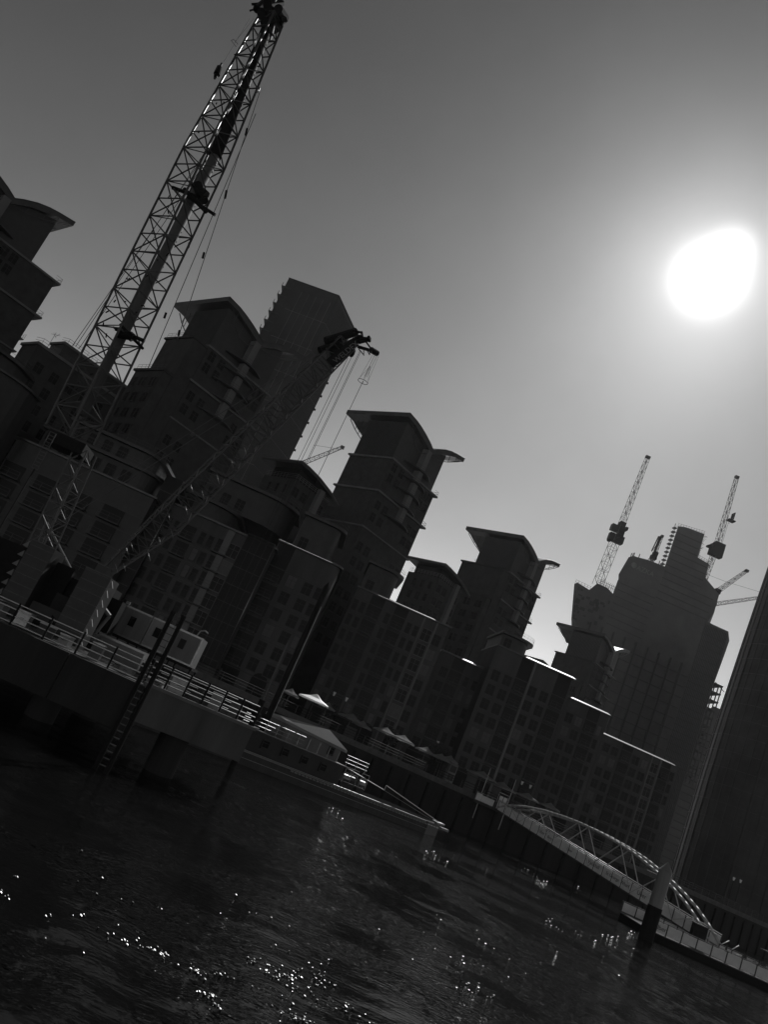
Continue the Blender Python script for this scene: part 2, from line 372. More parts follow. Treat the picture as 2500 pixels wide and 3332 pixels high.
# ------------------------------------------------------------------ the wharf towers (local x along the river, local y inland)
PROF = [(0, 72), (3, 71.8), (5.2, 71.4), (7.2, 70.9), (9.4, 70.2), (11.2, 69.4), (12.6, 70.4), (14.9, 71.7), (17, 72.5), (19, 73.0), (22.2, 73.6)]
def tower(label, loc, steps=True, wide=0.0, bottom=5.5):
    t = thing('apartment_tower', label, 'tower', (loc[0], loc[1], 0), 45, 'gull winged towers of the riverside development')
    lo = [(x, z - (1.35 if 1 < i < 9 else 1.0)) for i, (x, z) in enumerate(PROF)]
    rf = MB().ext([(x, z) for x, z in PROF] + lo[::-1], 0, 19.4).build('roof', 'roof', t)
    e = MB(); e.path([(x, -.06, z - .1) for x, z in PROF], .09, 6); e.path([(0, 0, 71.9), (0, 19.4, 71.9)], .08, 6); e.build('roof_trim', 'clad', rf)
    # body under the roof, its head follows the gull curve
    def top(p):
        for (x0, z0), (x1, z1) in zip(PROF, PROF[1:]):
            if x0 <= p[0] <= x1: return z0 + (z1 - z0) * (p[0] - x0) / (x1 - x0) - 1.3
        return 70
    xs = [1.7, 4, 7.2, 9.4, 11.2, 12.6, 15, 17.2 + wide * .35]
    body = MB()
    for a, b2 in zip(xs, xs[1:]): body.prism([(a, 1.2), (b2, 1.2), (b2, 13), (a, 13)], 5.5, top)
    body.build('wall', 'clad', t)
    lower = MB(); lower.box(1.5, 18.0 + wide, .6, 13.6, bottom, 61.2); lower.build('lower_wall', 'brick', t)
    c = MB(); c.box(1.1, 19.0 + wide, .2, 14.0, 61.2, 61.6); c.box(1.0, 19.3 + wide, .1, 14.1, 53.4, 53.8); c.box(1.2, 18.6 + wide, .3, 13.9, 45.2, 45.5); c.build('cornice', 'pale', t)
    # ribbed cladding on the end face
    ribs = MB()
    for i in range(22): ribs.box(1.58, 1.7, 1.4 + i * .52, 1.52 + i * .52, 61.8, 70.3)
    ribs.build('cladding_rib', 'roof', t)
    # light column that carries the valley of the roof
    MB().box(9.4, 10.9, -.5, 1.2, 50.5, 68.4).build('column', 'pale', t)
    # bowstring brace under the eaves
    br = MB()
    pts = [(x, -.2, z) for x, z in ((1.6, 70.6), (3.2, 68.4), (5.5, 66.7), (8, 66.6), (10, 67.6))]; br.path(pts, .1)
    for x, z, zz in ((3.2, 68.4, 70.4), (5.5, 66.7, 69.8), (8, 66.6, 69.2)): br.beam((x, -.2, z), (x, -.2, zz), .06)
    pts = [(x, -.2, z) for x, z in ((11.4, 68.0), (14, 68.3), (17, 69.6), (20, 71.4), (21.6, 72.5))]; br.path(pts, .1)
    for x, z, zz in ((14, 68.3, 70.2), (17, 69.6, 71.4), (19.2, 70.9, 72)): br.beam((x, -.2, z), (x, -.2, zz), .06)
    for y in (1, 7, 13, 18.6): br.path([(17.4, y, 69.8), (19.2, y, 70.9), (21.9, y, 72.6)], .09)
    for y in (13.2,):
        for x in (1.8, 6): br.path([(x, 12.9, 65.6), (x, 16.2, 68.0), (x, 19.2, 70.6)], .11); br.beam((x, 14.6, 66.8), (x, 14.8, 70.4), .07); br.beam((x, 16.2, 68), (x, 16.4, 70.5), .07)
    br.build('roof_brace', 'steel', t, kind='stuff')
    # curved balconies round the column
    bl = MB(); 
    for z in (50.2, 53.9, 57.0, 60.0, 63.0):
        bl.prism([(x + 5.2, -1.9 * math.sin(math.pi * (x / 9.6)) + .5) for x in [9.6 * i / 12 for i in range(13)]] + [(14.8, 1.1), (5.2, 1.1)], z, z + .25)
        for h in (.6, 1.05): bl.path([(x + 5.2, -1.85 * math.sin(math.pi * (x / 9.6)) + .5, z + h) for x in [9.6 * i / 12 for i in range(13)]], .03)
    bl.build('balcony', 'clad', t)
    if steps:
        s = MB(); s.box(-2, 1.49, .7, 14.5 if steps == 2 else 10.6, bottom, 60.7); s.box(-2.35, 1.45, .4, 14.9 if steps == 2 else 11, 60.7, 61.1)
        s.box(-4, -2.01, .9, 11.2, bottom, 51.9); s.box(-4.4, -2.02, .5, 11.6, 51.9, 52.35); s.build('stepped_wing', 'brick', t)
        for zz in (35, 38.4, 41.8, 45.2, 48.6):
            for yy in (2.2, 3.4, 5.9, 7.1, 9.5): put('window', W_NARROW, t, (-4.0, yy, zz), -90)
        rl = MB()
        for h in (.5, .95): rl.path([(-2.2, .6, 61.1 + h), (-2.2, 10.4, 61.1 + h)], .025); rl.path([(-4.2, .7, 52.35 + h), (-4.2, 11, 52.35 + h)], .025)
        for i in range(8): rl.beam((-2.2, .6 + i * 1.4, 61.1), (-2.2, .6 + i * 1.4, 62.05), .025); rl.beam((-4.2, .7 + i * 1.45, 52.3), (-4.2, .7 + i * 1.45, 53.3), .025)
        rl.build('railing', 'steel', t)
    # river face windows and side balconies that notch the skyline
    for z in (20, 23.4, 26.8, 30.2, 33.6, 37, 40.4, 47.2, 50.0, 56.5, 59.0):
        for x in (3.0, 5.6, 14.6, 16.6): put('window', W_WIDE, t, (x, .6, z), 0)
    for z in (36, 39.2, 42.2, 48.6): put('balcony', B_STD, t, (18.0 + wide, 3.2, z), 90)
    rl = MB()
    for x0, z in ((18.9, 61.6), (19.1, 53.8)):
        for h in (.5, 1.0): rl.path([(17.6 + wide, .4, z + h), (x0 + wide, .4, z + h), (x0 + wide, 12, z + h)], .03)
        for i in range(7): rl.beam((x0 + wide, .4 + i * 1.9, z), (x0 + wide, .4 + i * 1.9, z + 1), .03)
    rl.build('roof_railing', 'steel', t)
    return t
tower('nearest gull winged tower, standing behind the tall lattice crane boom', (-44.3, 142.6), 1)
tower('middle gull winged tower, right of the lettered crane tip', (-3.5, 159), 0)
tower('third gull winged tower, right of the middle one and left of the tower cranes', (37, 205), 2)
tower('farthest and lowest looking gull winged tower, in front of the construction site', (87.3, 268.7), 2)
tower('dark gull winged tower cut by the left edge of the photo', (-94, 128), 0, wide=7.0)

# roof shoulders between the towers: lower wing with its own bent roof
def shoulder(label, corner, zt, L_=12.5, D=10.5, col=True):
    t = thing('apartment_wing', label, 'building', (corner[0], corner[1], 0), 45, 'lower wings with bent roofs between the towers')
    pr = [(-.8, zt), (1.5, zt - .1), (5, zt - .5), (9, zt - 1.4), (L_, zt - 2.6)]
    MB().ext(pr + [(x, z - .7) for x, z in pr[::-1]], -.9, D + 1).build('roof', 'clad', t)
    MB().path([(x, -.95, z - .2) for x, z in pr], .12, 6).path([(-.85, -.9, zt - .2), (-.85, D + 1, zt - .2)], .12, 6).build('roof_trim', 'pale', t)
    MB().box(.8, L_ - 1.5, .6, D, 5.5, zt - 3.4).build('wall', 'brick', t)
    MB().box(1.6, L_ - 2.4, 1.6, D - 1, zt - 3.4, zt - .9).build('upper_storey', 'glass', t)
    if col: MB().box(L_ - 5.5, L_ - 4.2, -.4, .6, 5.5, zt - 2.2).build('column', 'pale', t)
    rl = MB()
    for h in (.4, .75, 1.1): rl.path([(.7, D, zt - 3.4 + h), (.7, .5, zt - 3.4 + h), (L_ - 1.6, .5, zt - 3.4 + h)], .03)
    for i in range(10): rl.beam((.7 + i * .95, .5, zt - 3.4), (.7 + i * .95, .5, zt - 2.3), .03); rl.beam((.7, .5 + i, zt - 3.4), (.7, .5 + i, zt - 2.3), .03)
    rl.build('railing', 'galv', t)
    for k in range(9):
        z = zt - 6.6 - k * 3.2
        for x in (2.0, 4.4, L_ - 3): put('window', W_WIDE, t, (x, .6, z), 0)
        for y in (2.5, 5, 7.5): put('window', W_NARROW, t, (.8, y, z), -90)
    return t
shoulder('bent roof wing just right of the glass tower base, left of the middle tower', (-18.5, 150), 49.5)
p = at(1449, 1836, 185); shoulder('bent roof wing between the middle and third towers', (p.x, p.y), p.z)
p = at(1765, 2148, 250); shoulder('small bent roof wing between the third and farthest towers', (p.x, p.y), p.z, col=False)

# flat roofed penthouses left of the boom
t = thing('penthouse_block', 'flat roofed block with two penthouse boxes below the big crane cables', 'building', (0, 0, 0))
p = at(129, 1114, 135); q = at(214, 1114, 147)
def boxat(b_, c, L_, D, z0, z1, ov=0):
    d = .70711
    P = [(c.x - ov * d * 0, c.y), (c.x + L_ * d, c.y + L_ * d), (c.x + L_ * d - D * d, c.y + L_ * d + D * d), (c.x - D * d, c.y + D * d)]
    b_.prism(P, z0, z1)
boxat(k1 := MB(), p, 17, 7, 5.5, p.z - .5); k1.build('wall', 'brick', t)
boxat(k1 := MB(), q, 17, 6, 5.5, q.z - .5); k1.build('penthouse', 'clad', t)
k1 = MB(); boxat(k1, p + Vector((0, -.5, 0)), 17.5, 7.6, p.z - .5, p.z); boxat(k1, q + Vector((0, -.5, 0)), 17.4, 6.6, q.z - .5, q.z); k1.build('cornice', 'pale', t)
rl = MB(); d45 = Vector((.70711, .70711, 0))
for c in (p, q):
    for h in (.5, 1.0): rl.path([c + Vector((-1.4, 1, h)), c + Vector((.3, .2, h)), c + d45 * 9 + Vector((.3, .2, h))], .035)
    for i in range(9): a = c + d45 * (i * 1.1) + Vector((.3, .2, 0)); rl.beam(a, a + Vector((0, 0, 1)), .03)
a = p + d45 * 1.5
rl.beam(a, a + Vector((0, 0, 3.2)), .04); rl.beam(a + Vector((-.7, 0, 2.6)), a + Vector((.9, .1, 3.0)), .03); rl.beam(a + Vector((-.4, 0, 3.0)), a + Vector((.4, .2, 2.3)), .03)
rl.beam(a + Vector((.2, 0, 2.3)), a + Vector((.7, 0, 3.3)), .03)
rl.build('railing', 'steel', t)
for k in range(8):
    for j in range(5):
        a = p + d45 * (2 + j * 3.2); put('window', W_WIDE, t, (a.x + .03, a.y - .03, p.z - 5 - k * 3.3), 45)

# ------------------------------------------------------------------ riverfront blocks
G_B = 'riverfront apartment blocks in front of the towers'
def block(label, a0, a1, Y, zt, depth, cols, rR=0, rL=0, edge=None, fh=2.85, z0=9.0, tiers=(), wall='masonry', glassbay=None, rz=0, ovh=.5, roofm='roof', piers=(), bays=(), fl_=.75):
    rn = random.Random(int(a0 * 977 + Y))
    w = (a1 - a0) * Y
    t = thing('apartment_block', label, 'building', (a0 * Y, Y, 0), rz, G_B)
    MB().prism(roundrect(0, w, 0, depth, rR, rL), 5.5, zt - .3).build('wall', wall, t)
    MB().prism(roundrect(-ovh * .3, w + ovh, -ovh, depth, rR, rL), zt - .3, zt).build('roof', roofm, t)
    if edge:
        e0, e1 = edge; yy = -ovh - .02
        fb_ = MB(); fb_.v = [(e0 * w, yy - .75 * fl_, zt - .36 * fl_), (e1 * w, yy - .75 * fl_, zt - .36 * fl_), (e1 * w - .5, yy, zt - .02), (e0 * w + .5, yy, zt - .02), (e0 * w, yy - .75 * fl_, zt - .5 * fl_), (e1 * w, yy - .75 * fl_, zt - .5 * fl_), (e1 * w - .5, yy, zt - .2), (e0 * w + .5, yy, zt - .2)]
        fb_.f = [[0, 1, 2, 3], [7, 6, 5, 4], [0, 4, 5, 1], [1, 5, 6, 2], [2, 6, 7, 3], [3, 7, 4, 0]]; fb_.m = [0] * 6; fb_.build('eaves_flashing', 'flash', t)
    n = int((zt - 1.0 - z0) / fh)
    for k in range(n):
        z = z0 + k * fh
        for x, kind in cols:
            if kind in 'nws':
                i_ = 'nws'.index(kind); put('window', (W_ALL, W_BLIND)[rn.random() < .16][i_], t, (x, 0, z))
            elif kind == 'b': put('balcony', B_STD, t, (x, 0, z - .2))
            elif kind == 'B': put('balcony', B_WIDE, t, (x, 0, z - .2))
    for xa, xb in piers: MB().box(xa, xb, -.28, 0, 5.5, zt - .35).build('pier_strip', 'pale', t)
    for xa, xb in bays:
        MB().box(xa, xb, -.06, 0, 7.5, zt - .4).build('glazed_strip', 'glass', t)
        f = MB()
        for k in range(n): f.box(xa, xb, -.13, -.06, z0 - .5 + k * fh, z0 - .2 + k * fh)
        f.build('spandrel', 'dark', t, kind='stuff')
    bnd = MB()
    for k in range(n + 1): bnd.box(0.02, w - max(rR, .02), -.1, .02, z0 - .75 + k * fh, z0 - .6 + k * fh)
    bnd.build('string_course', 'clad', t)
    if glassbay:
        x0, x1, trim = glassbay
        g2 = MB(); g2.box(x0, x1, -.5, 0, 7, zt + .4); g2.build('glazed_bay', 'glass', t)
        f = MB(); k = 8.0
        while k < zt: f.box(x0, x1, -.56, -.5, k, k + .09); k += fh
        for j in range(1, 4): f.box(x0 + (x1 - x0) * j / 4 - .03, x0 + (x1 - x0) * j / 4 + .03, -.54, -.5, 7, zt + .4)
        f.build('glazing_bar', 'clad', t)
        if trim: MB().beam((x1 + .06, -.5, 7), (x1 + .06, -.5, zt + .4), .075, 8).build('corner_trim', 'galv', t, smooth=True)
    for j in range(3):
        x = rn.uniform(.15, .85) * w; y = rn.uniform(3, depth * .6); MB().beam((x, y, zt), (x, y, zt + rn.uniform(.8, 1.5)), rn.choice((.05, .16, .25)), 8).build('flue', 'steel', t)
    for (tx0, tx1, ty, tz0, tz1, tr) in tiers:
        pl = roundrect(tx0, tx1, ty, depth + 3, tr)
        MB().prism(pl, tz0, tz1 - .6).build('upper_storey', 'dark', t)
        MB().prism(roundrect(tx0 - .4, tx1 + 1.0, ty - 1.0, depth + 3, tr + .8), tz1 - .6, tz1 - .1).build('terrace_roof', 'clad', t)
        rl = MB(); rr = roundrect(tx0 - .3, tx1 + .9, ty - .9, depth + 3, tr + .8)[:-2]
        for h in (.5, 1.0): rl.path([(x, y, tz1 - .1 + h) for x, y in rr], .025)
        for (xa, ya), (xb, yb) in zip(rr, rr[1:]):
            s = max(1, int(math.hypot(xb - xa, yb - ya) / 1.5))
            for i in range(s): rl.beam((xa + (xb - xa) * i / s, ya + (yb - ya) * i / s, tz1 - .1), (xa + (xb - xa) * i / s, ya + (yb - ya) * i / s, tz1 + .9), .025)
        rl.build('terrace_railing', 'steel', t)
        ww = tx1 - tx0 - tr
        for j in range(max(1, int(ww / 2.6))):
            put('window', W_WIDE, t, (tx0 + 1.4 + j * 2.6, ty, tz0 + .6))
    return t
per = lambda w, n, o=0: sum([[(o + .8 + i * w, 'n'), (o + 2.2 + i * w, 'n'), (o + 4.3 + i * w, 'b')] for i in range(n)], [])
# left, rounded, cut by the frame
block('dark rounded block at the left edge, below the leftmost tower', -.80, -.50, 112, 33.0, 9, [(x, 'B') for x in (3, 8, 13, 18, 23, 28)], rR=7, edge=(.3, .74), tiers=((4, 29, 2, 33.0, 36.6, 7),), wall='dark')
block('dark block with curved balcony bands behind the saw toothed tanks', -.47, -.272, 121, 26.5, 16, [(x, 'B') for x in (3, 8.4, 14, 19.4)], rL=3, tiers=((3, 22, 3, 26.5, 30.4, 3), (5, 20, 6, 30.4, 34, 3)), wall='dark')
block('brick block of paired narrow windows behind the slanting lettered crane', -.2488, -.1078, 125, 27.6, 16, per(5.8, 2) + [(11.9, 's')], glassbay=(13.0, 17.5, True), rR=0, piers=((9.9, 11.0),),
      tiers=((0, 9, 3.5, 27.6, 31.2, 4), (2, 17, 6, 31.2, 36.6, 5)))
t = thing('glazed_stair_tower', 'slim dark glazed stair bay with a bright right edge, behind the crane foot', 'building', (-.2715 * 123.5, 123.5, 0), 0)
MB().box(0, 2.75, 0, 6, 5.5, 31).build('wall', 'glass', t)
f = MB()
for k in range(9): f.box(0, 2.75, -.06, 0, 7.5 + 2.6 * k, 7.6 + 2.6 * k)
f.build('floor_band', 'clad', t); MB().beam((2.82, -.05, 11), (2.82, -.05, 31), .08, 8).build('corner_trim', 'galv', t, smooth=True)
block('dark block with a long bright roof edge behind the tall mooring pile', -.1065, -.022, 129, 29.9, 14, [(1.5, 'b'), (4.6, 'w'), (7.4, 'w'), (9.2, 'n')], rR=1.6, edge=(0.0, .86), fl_=.5, bays=((.2, 3.0),), tiers=((2, 8.5, 3, 29.9, 36.6, 2),))
block('block of square windows behind the white parasol, left of the third tower', .008, .135, 142, 30.4, 14, per(5.8, 1) + [(7.0, 'n'), (9.0, 'b'), (11.2, 'n'), (12.6, 'n'), (14.6, 's'), (16.6, 'w')], edge=(.22, .84), fl_=.5, piers=((13.2, 13.5), (15.65, 15.95)), bays=((3.1, 5.6), (7.8, 10.2)), tiers=((.5, 6.5, 4, 30.4, 36.4, 3),))
block('recessed block with a short bright roof edge, below the bent roof wing', .137, .200, 157, 28.2, 14, [(1.8, 'w'), (4.2, 'b'), (6.6, 'n'), (8.4, 'n')], edge=(.42, .72), bays=((2.9, 5.4),))
block('brick block with the longest thick bright roof edge, left of the far tower', .2005, .306, 152, 32.8, 14, [(1.6, 'w'), (4.0, 'w'), (6.6, 'b'), (9.2, 'w'), (11.6, 'w'), (14.2, 'b')], edge=(.35, 1.0), piers=((7.9, 8.3),), bays=((5.3, 7.8), (12.9, 15.6)), tiers=((1, 7, 4, 32.8, 36.5, 3),))
block('block with the middle of three bright roof edges, above the pier footbridge', .3065, .3635, 165, 31.2, 14, [(1.5, 'w'), (3.6, 'w'), (6.2, 'b'), (8.2, 'n')], edge=(.02, .98), bays=((4.9, 7.4),))
block('farthest riverfront block with a long bright roof edge beside the round tower', .3640, .466, 187, 30.0, 15, [(1.5, 'w'), (3.7, 'w'), (6.4, 'b'), (9.0, 'w'), (11.2, 'w'), (13.6, 's'), (16.4, 'b'), (18.2, 'n')], edge=(-.04, .93), piers=((12.4, 12.7), (14.6, 14.9)), bays=((5.1, 7.7), (15.1, 17.3)))
# arched openings at promenade level
arch = MB()
arch.prism([(-1.3, 0), (1.3, 0)] + [(1.3 * math.cos(rad(a_)), 2.4 + 1.3 * math.sin(rad(a_))) for a_ in range(0, 181, 20)], -.04, .02)
arch.v = [(x, z, y) for x, y, z in arch.v]
me_arch = shared('arched_opening', arch, ['black'])
for o in [o for o in COL.objects if o.name.startswith('apartment_block')]:
    wd = max((c.location.x for c in o.children), default=8)
    x = 2.0
    while x < wd: put('arched_opening', me_arch, o, (x, -.03, 5.5)); x += 4.6

# ------------------------------------------------------------------ glass tower behind the nearest wharf tower
t = thing('glass_tower', 'tall glass office tower with a chamfered side, behind the second gull roof', 'tower', (0, 0, 0))
gl, gc, gr = Vector((-59.1, 235.2)), Vector((-41.5, 232.7)), Vector((-35.0, 249.3))
back = [gr + Vector((-16, 8)), gl + Vector((2, 22))]
def topz(p): return 6 + {0: .5238 * 235.2, 1: .5292 * 232.7, 2: .4935 * 249.3}.get(p[2] if len(p) > 2 else 9, 124)
n0 = MB(); P = [gl, gc, gr] + back
n0.v = [(q_.x, q_.y, 5.5) for q_ in P] + [(gl.x, gl.y, 129.2), (gc.x, gc.y, 129.2), (gr.x, gr.y, 129.2), (back[0].x, back[0].y, 129.2), (back[1].x, back[1].y, 129.2)]
n0.f = [[4, 3, 2, 1, 0], [5, 6, 7, 8, 9]] + [[i, (i + 1) % 5, 5 + (i + 1) % 5, 5 + i] for i in range(5)]; n0.m = [0] * 7
n0.build('wall', 'fargl', t)
ml = MB(); dv = (gc - gl); nf = Vector((dv.y, -dv.x)).normalized() * .15
for i in range(1, 7):
    c = gl + dv * (i / 7 + .06); ml.box(c.x - .06, c.x + .06, c.y + nf.y - .1, c.y + nf.y + .1, 20, 126 if i > 1 else 100)
dr = gr - gc; nr_ = Vector((dr.y, -dr.x)).normalized() * .15
for k in range(11):
    z = 118.5 - k * 10.4
    a = gl + dv * .2; ml.beam((a.x + nf.x, a.y + nf.y, z), (gc.x + nf.x, gc.y + nf.y, z), .075)
    ml.beam((gc.x + nf.x, gc.y + nf.y, z), (gr.x + nr_.x, gr.y + nr_.y, z), .075)
ml.build('mullion', 'cabin', t)
fn = MB()
for i in range(26):
    c = gc + dr * (i + .5) / 26; fn.beam((c.x + nr_.x, c.y + nr_.y, 8), (c.x + nr_.x, c.y + nr_.y, 128), .09)
fn.build('fin', 'clad', t)
rm = MB(); rm.path([(gl.x, gl.y - .1, 129.2), (gc.x, gc.y - .2, 129.3), (gr.x + .1, gr.y - .1, 129.3)], .22); rm.build('roof_trim', 'black', t)
slab = shared('balcony', MB().box(-1.1, 2.2, -.35, 3.5, 0, .35).box(-1.1, -.95, -.35, -.2, .35, 1.4).box(-.1, .05, -.35, -.2, .35, 1.4), ['clad'])
for k in range(34): put('balcony', slab, t, (gl.x + .2, gl.y, 125.5 - k * 3.3))
knob = MB()
for k in range(13): knob.box(gr.x - .1, gr.x + .5, gr.y, gr.y + .6, 60 + k * 5.2, 60.6 + k * 5.2)
knob.build('bracket', 'black', t)

# ------------------------------------------------------------------ construction site tower group far right
YF = 450.0
def P2(a, e, Y=YF): return (a * Y, 6 + e * Y)
def slabblock(name, label, pts, Y, depth, m1='far', lines=()):
    """pts: outline (a, e) seen from the river, real thickness 'depth'"""
    t = thing(name, label, 'building', (0, 0, 0))
    MB().ext([P2(a, e, Y) for a, e in pts], Y, Y + depth).build('wall', m1, t)
    return t
t = thing('tower_under_construction', 'bulky concrete tower under construction with crane masts on it, right of the wharf', 'building', (0, 0, 0))
MB().ext([P2(*q_) for q_ in ((.2862, -.001), (.2862, .2423), (.2768, .2446), (.2649, .2895), (.2680, .2930), (.2860, .2905), (.2930, .3030), (.3075, .3030), (.3162, .2990), (.3162, .2990), (.335, .2990), (.335, -.001))], YF, YF + 35, sh=.38).build('wall', 'far', t)
MB().ext([P2(*q_) for q_ in ((.3130, .10), (.3150, .3160), (.3160, .3192), (.3135, .3240), (.3185, .3513), (.3240, .3560), (.3290, .3562), (.3440, .3590), (.3688, .3600), (.3690, .10))], YF - 3, YF + 30, sh=.4).build('upper_wall', 'far', t)
MB().ext([P2(*q_) for q_ in ((.3690, -.001), (.3690, .4215), (.3800, .4245), (.4060, .4265), (.4058, .3920), (.4240, .3900), (.4250, .3700), (.4493, .3566), (.4500, .3300), (.4440, .3100), (.4420, -.001))], YF - 1.5, YF + 32, sh=.43).build('core_wall', 'far', t)
sc_ = MB()
for k in range(10):
    x, z = P2(.3690, .3640 + k * .006)
    sc_.box(x - 2.0, x, YF - 1, YF + 2, z, z + .5); sc_.beam((x - 1.9, YF - 1, z), (x - 1.9, YF - 1, z + 2.7), .12); sc_.beam((x - .6, YF - 1, z), (x - 1.9, YF - 1, z + 2.7), .12)
for a0, e0, a1, e1 in ((.3690, .4215, .4060, .4265), (.4060, .392, .4240, .390), (.2649, .291, .2860, .2905), (.2930, .303, .335, .303)):
    x0, z0_ = P2(a0, e0); x1, z1_ = P2(a1, e1); n = max(4, int((x1 - x0) / 1.6))
    for i in range(n + 1):
        x = x0 + (x1 - x0) * i / n; z = z0_ + (z1_ - z0_) * i / n; sc_.beam((x, YF - 1, z - 1), (x, YF - 1, z + 2.2), .08)
    for h in (.8, 1.9): sc_.beam((x0, YF - 1, z0_ + h), (x1, YF - 1, z1_ + h), .07)
for k in range(26):
    x, z = P2(.4060 + .0016 * (k % 2), .3950 + k * .0012); sc_.beam((x, YF - 1, z), (x + random.uniform(.3, 1.8), YF - 1, z + random.uniform(-.5, .8)), .1)
for (a, e) in ((.3215, .3535), (.3235, .3545), (.3250, .3555), (.3320, .357), (.3600, .3595), (.3640, .3598)):
    x, z = P2(a, e); sc_.beam((x, YF - 2, z), (x, YF - 2, z + 2.6), .28)
for i in range(16):   # open scaffold storeys beside the first masts
    x, z = P2(.297 + (i % 8) * .0025, .3035 + .004 * (i // 8)); sc_.beam((x, YF, z - 3), (x, YF, z + 1.5), .1); sc_.beam((x, YF, z), (x + 1.1, YF, z + .6), .1)
sc_.build('scaffold', 'steel', t, kind='stuff')
bd = MB()
for k in range(14):
    e = .235 - k * .014; x0, z = P2(.290, e); x1, _ = P2(.440, e); bd.box(x0, x1, YF - 3.4, YF - 2.6, z, z + .35)
for i in range(9):
    a = .300 + i * .016; x, z0_ = P2(a, .05); _, z1_ = P2(a, .25); bd.box(x - .45, x + .45, YF - 3.9, YF - 2.6, z0_, z1_)
rr_ = random.Random(11)
for k in range(11):
    z = P2(0, .352 - k * .0095)[1]; x0 = P2(.3185, 0)[0]; x1 = P2(.3688, 0)[0]
    if k > 3: bd.box(x0, x1, YF - 3.35, YF - 3.0, z, z + .3)
    z = P2(0, .412 - k * .0095)[1]; bd.box(P2(.3690, 0)[0], P2(.4050 + (.018 if k > 2 else 0) + (.02 if k > 6 else 0), 0)[0], YF - 1.9, YF - 1.5, z, z + .3)
for k in range(46):
    a = rr_.uniform(.268, .334); e = rr_.uniform(.245, .285); x, z = P2(a, e); w = rr_.uniform(1, 3.5); bd.box(x, x + w, YF - .4, YF, z, z + rr_.uniform(1, 2.6))
bd.build('floor_band', 'clad', t, kind='stuff')
# sign on the hoarding
def text(s, size, loc, parent, m_, rz=0, rx=90, extr=.02, name='lettering', matrix=None):
    cu = bpy.data.curves.new(name, 'FONT'); cu.body = s; cu.size = size; cu.extrude = extr
    to = bpy.data.objects.new('tmp', cu); COL.objects.link(to)
    dg = bpy.context.evaluated_depsgraph_get(); me = bpy.data.meshes.new_from_object(to.evaluated_get(dg))
    bpy.data.objects.remove(to); me.materials.clear(); me.materials.append(M[m_])
    o = bpy.data.objects.new(name, me); COL.objects.link(o); o.parent = parent
    if matrix is not None: o.matrix_local = matrix
    else: o.location = loc; o.rotation_euler = (rad(rx), 0, rad(rz))
    return o
x, z = P2(.3330, .3400); text('AZKA', 4.2, (x, YF - 3.2, z), t, 'cabin')
dsk = MB(); x, z = P2(.3285, .3440); dsk.v = [(x + 1.7 * math.cos(rad(i * 20)), YF - 3.3, z + 1.7 * math.sin(rad(i * 20))) for i in range(18)] + [(x + 1.7 * math.cos(rad(i * 20)), YF - 3.0, z + 1.7 * math.sin(rad(i * 20))) for i in range(18)]
dsk.f = [list(range(18)), list(range(35, 17, -1))] + [[i, (i + 1) % 18, 18 + (i + 1) % 18, 18 + i] for i in range(18)]; dsk.m = [0] * 20
dsk.build('sign_disc', 'cabin', t)
t = thing('apartment_tower_far', 'grey ribbed residential block right of the construction tower', 'building', (0, 0, 0)); t.name = 'residential_block'
Y2 = 400.0
MB().ext([P2(*q_, Y2) for q_ in ((.4440, -.001), (.4440, .3170), (.4543, .3160), (.4769, .3158), (.4816, .3047), (.4787, .2499), (.4787, -.001))], Y2, Y2 + 22, sh=.47).build('wall', 'far', t)
rb = MB()
for i in range(15):
    x = Y2 * (.4450 + i * .0022); rb.box(x, x + .3, Y2 - .35, Y2, 6, 131)
for k in range(36): rb.box(Y2 * .4440, Y2 * .4780, Y2 - .2, Y2, 10 + k * 3.3, 10.3 + k * 3.3)
rb.build('facade_rib', 'clad', t, kind='stuff')
t = thing('open_slab_building', 'low bare concrete frame with open floor slabs between the ribbed block and round tower', 'building', (0, 0, 0))
b_ = MB()
for k in range(12):
    x0, z = P2(.4790, .2440 - k * .011, 410); x1, _ = P2(.4915, 0, 410); b_.box(x0, x1, 410, 430, z, z + .6)
    for x in (x0 + .5, x0 + 2.6, x1 - .7): b_.box(x, x + .5, 410.3, 410.8, z - 4, z)
b_.build('floor_slab', 'far', t)
MB().beam((.4787 * 410, 409, 6 + .2457 * 410), (.4930 * 410, 409, 6 + .2385 * 410), .2).build('guard_rail', 'steel', t)

t = thing('distant_terrace', 'low distant grey terrace filling the gap beside the round tower', 'building', (0, 0, 0))
MB().ext([P2(*q_, 520) for q_ in ((.470, -.001), (.470, .190), (.478, .206), (.487, .2165), (.4965, .2165), (.506, .2050), (.506, -.001))], 520, 540, sh=.49).build('wall', 'far', t)
b_ = MB()
for k in range(20): b_.box(520 * .470, 520 * .506, 519.6, 520, 12 + k * 4.6, 12.8 + k * 4.6)
b_.build('floor_band', 'clad', t)
# round tower cut by the right edge
t = thing('round_tower', 'dark cylindrical tower cut by the right edge of the photo', 'tower', (0, 0, 0))
rt = MB(); nseg = 40; lev = [(5.5, 1.0), (40, 1.0), (61, .985), (90, .945), (108, .915), (150, .84), (180, .78)]
Yc, Rt = 262.0, 21.0
Xc = .4955 * Yc + Rt * math.sqrt(1 + .4955 ** 2) - .3
for z, s in lev:
    for i in range(nseg): rt.v.append((Xc + Rt * s * math.cos(2 * math.pi * i / nseg), Yc + Rt * s * math.sin(2 * math.pi * i / nseg), z))
for j in range(len(lev) - 1):
    for i in range(nseg): rt.f.append([j * nseg + i, j * nseg + (i + 1) % nseg, (j + 1) * nseg + (i + 1) % nseg, (j + 1) * nseg + i]); rt.m.append(0)
rt.f.append(list(range((len(lev) - 1) * nseg, len(lev) * nseg))); rt.m.append(0)
rt.build('wall', 'fargl', t)
fi = MB()
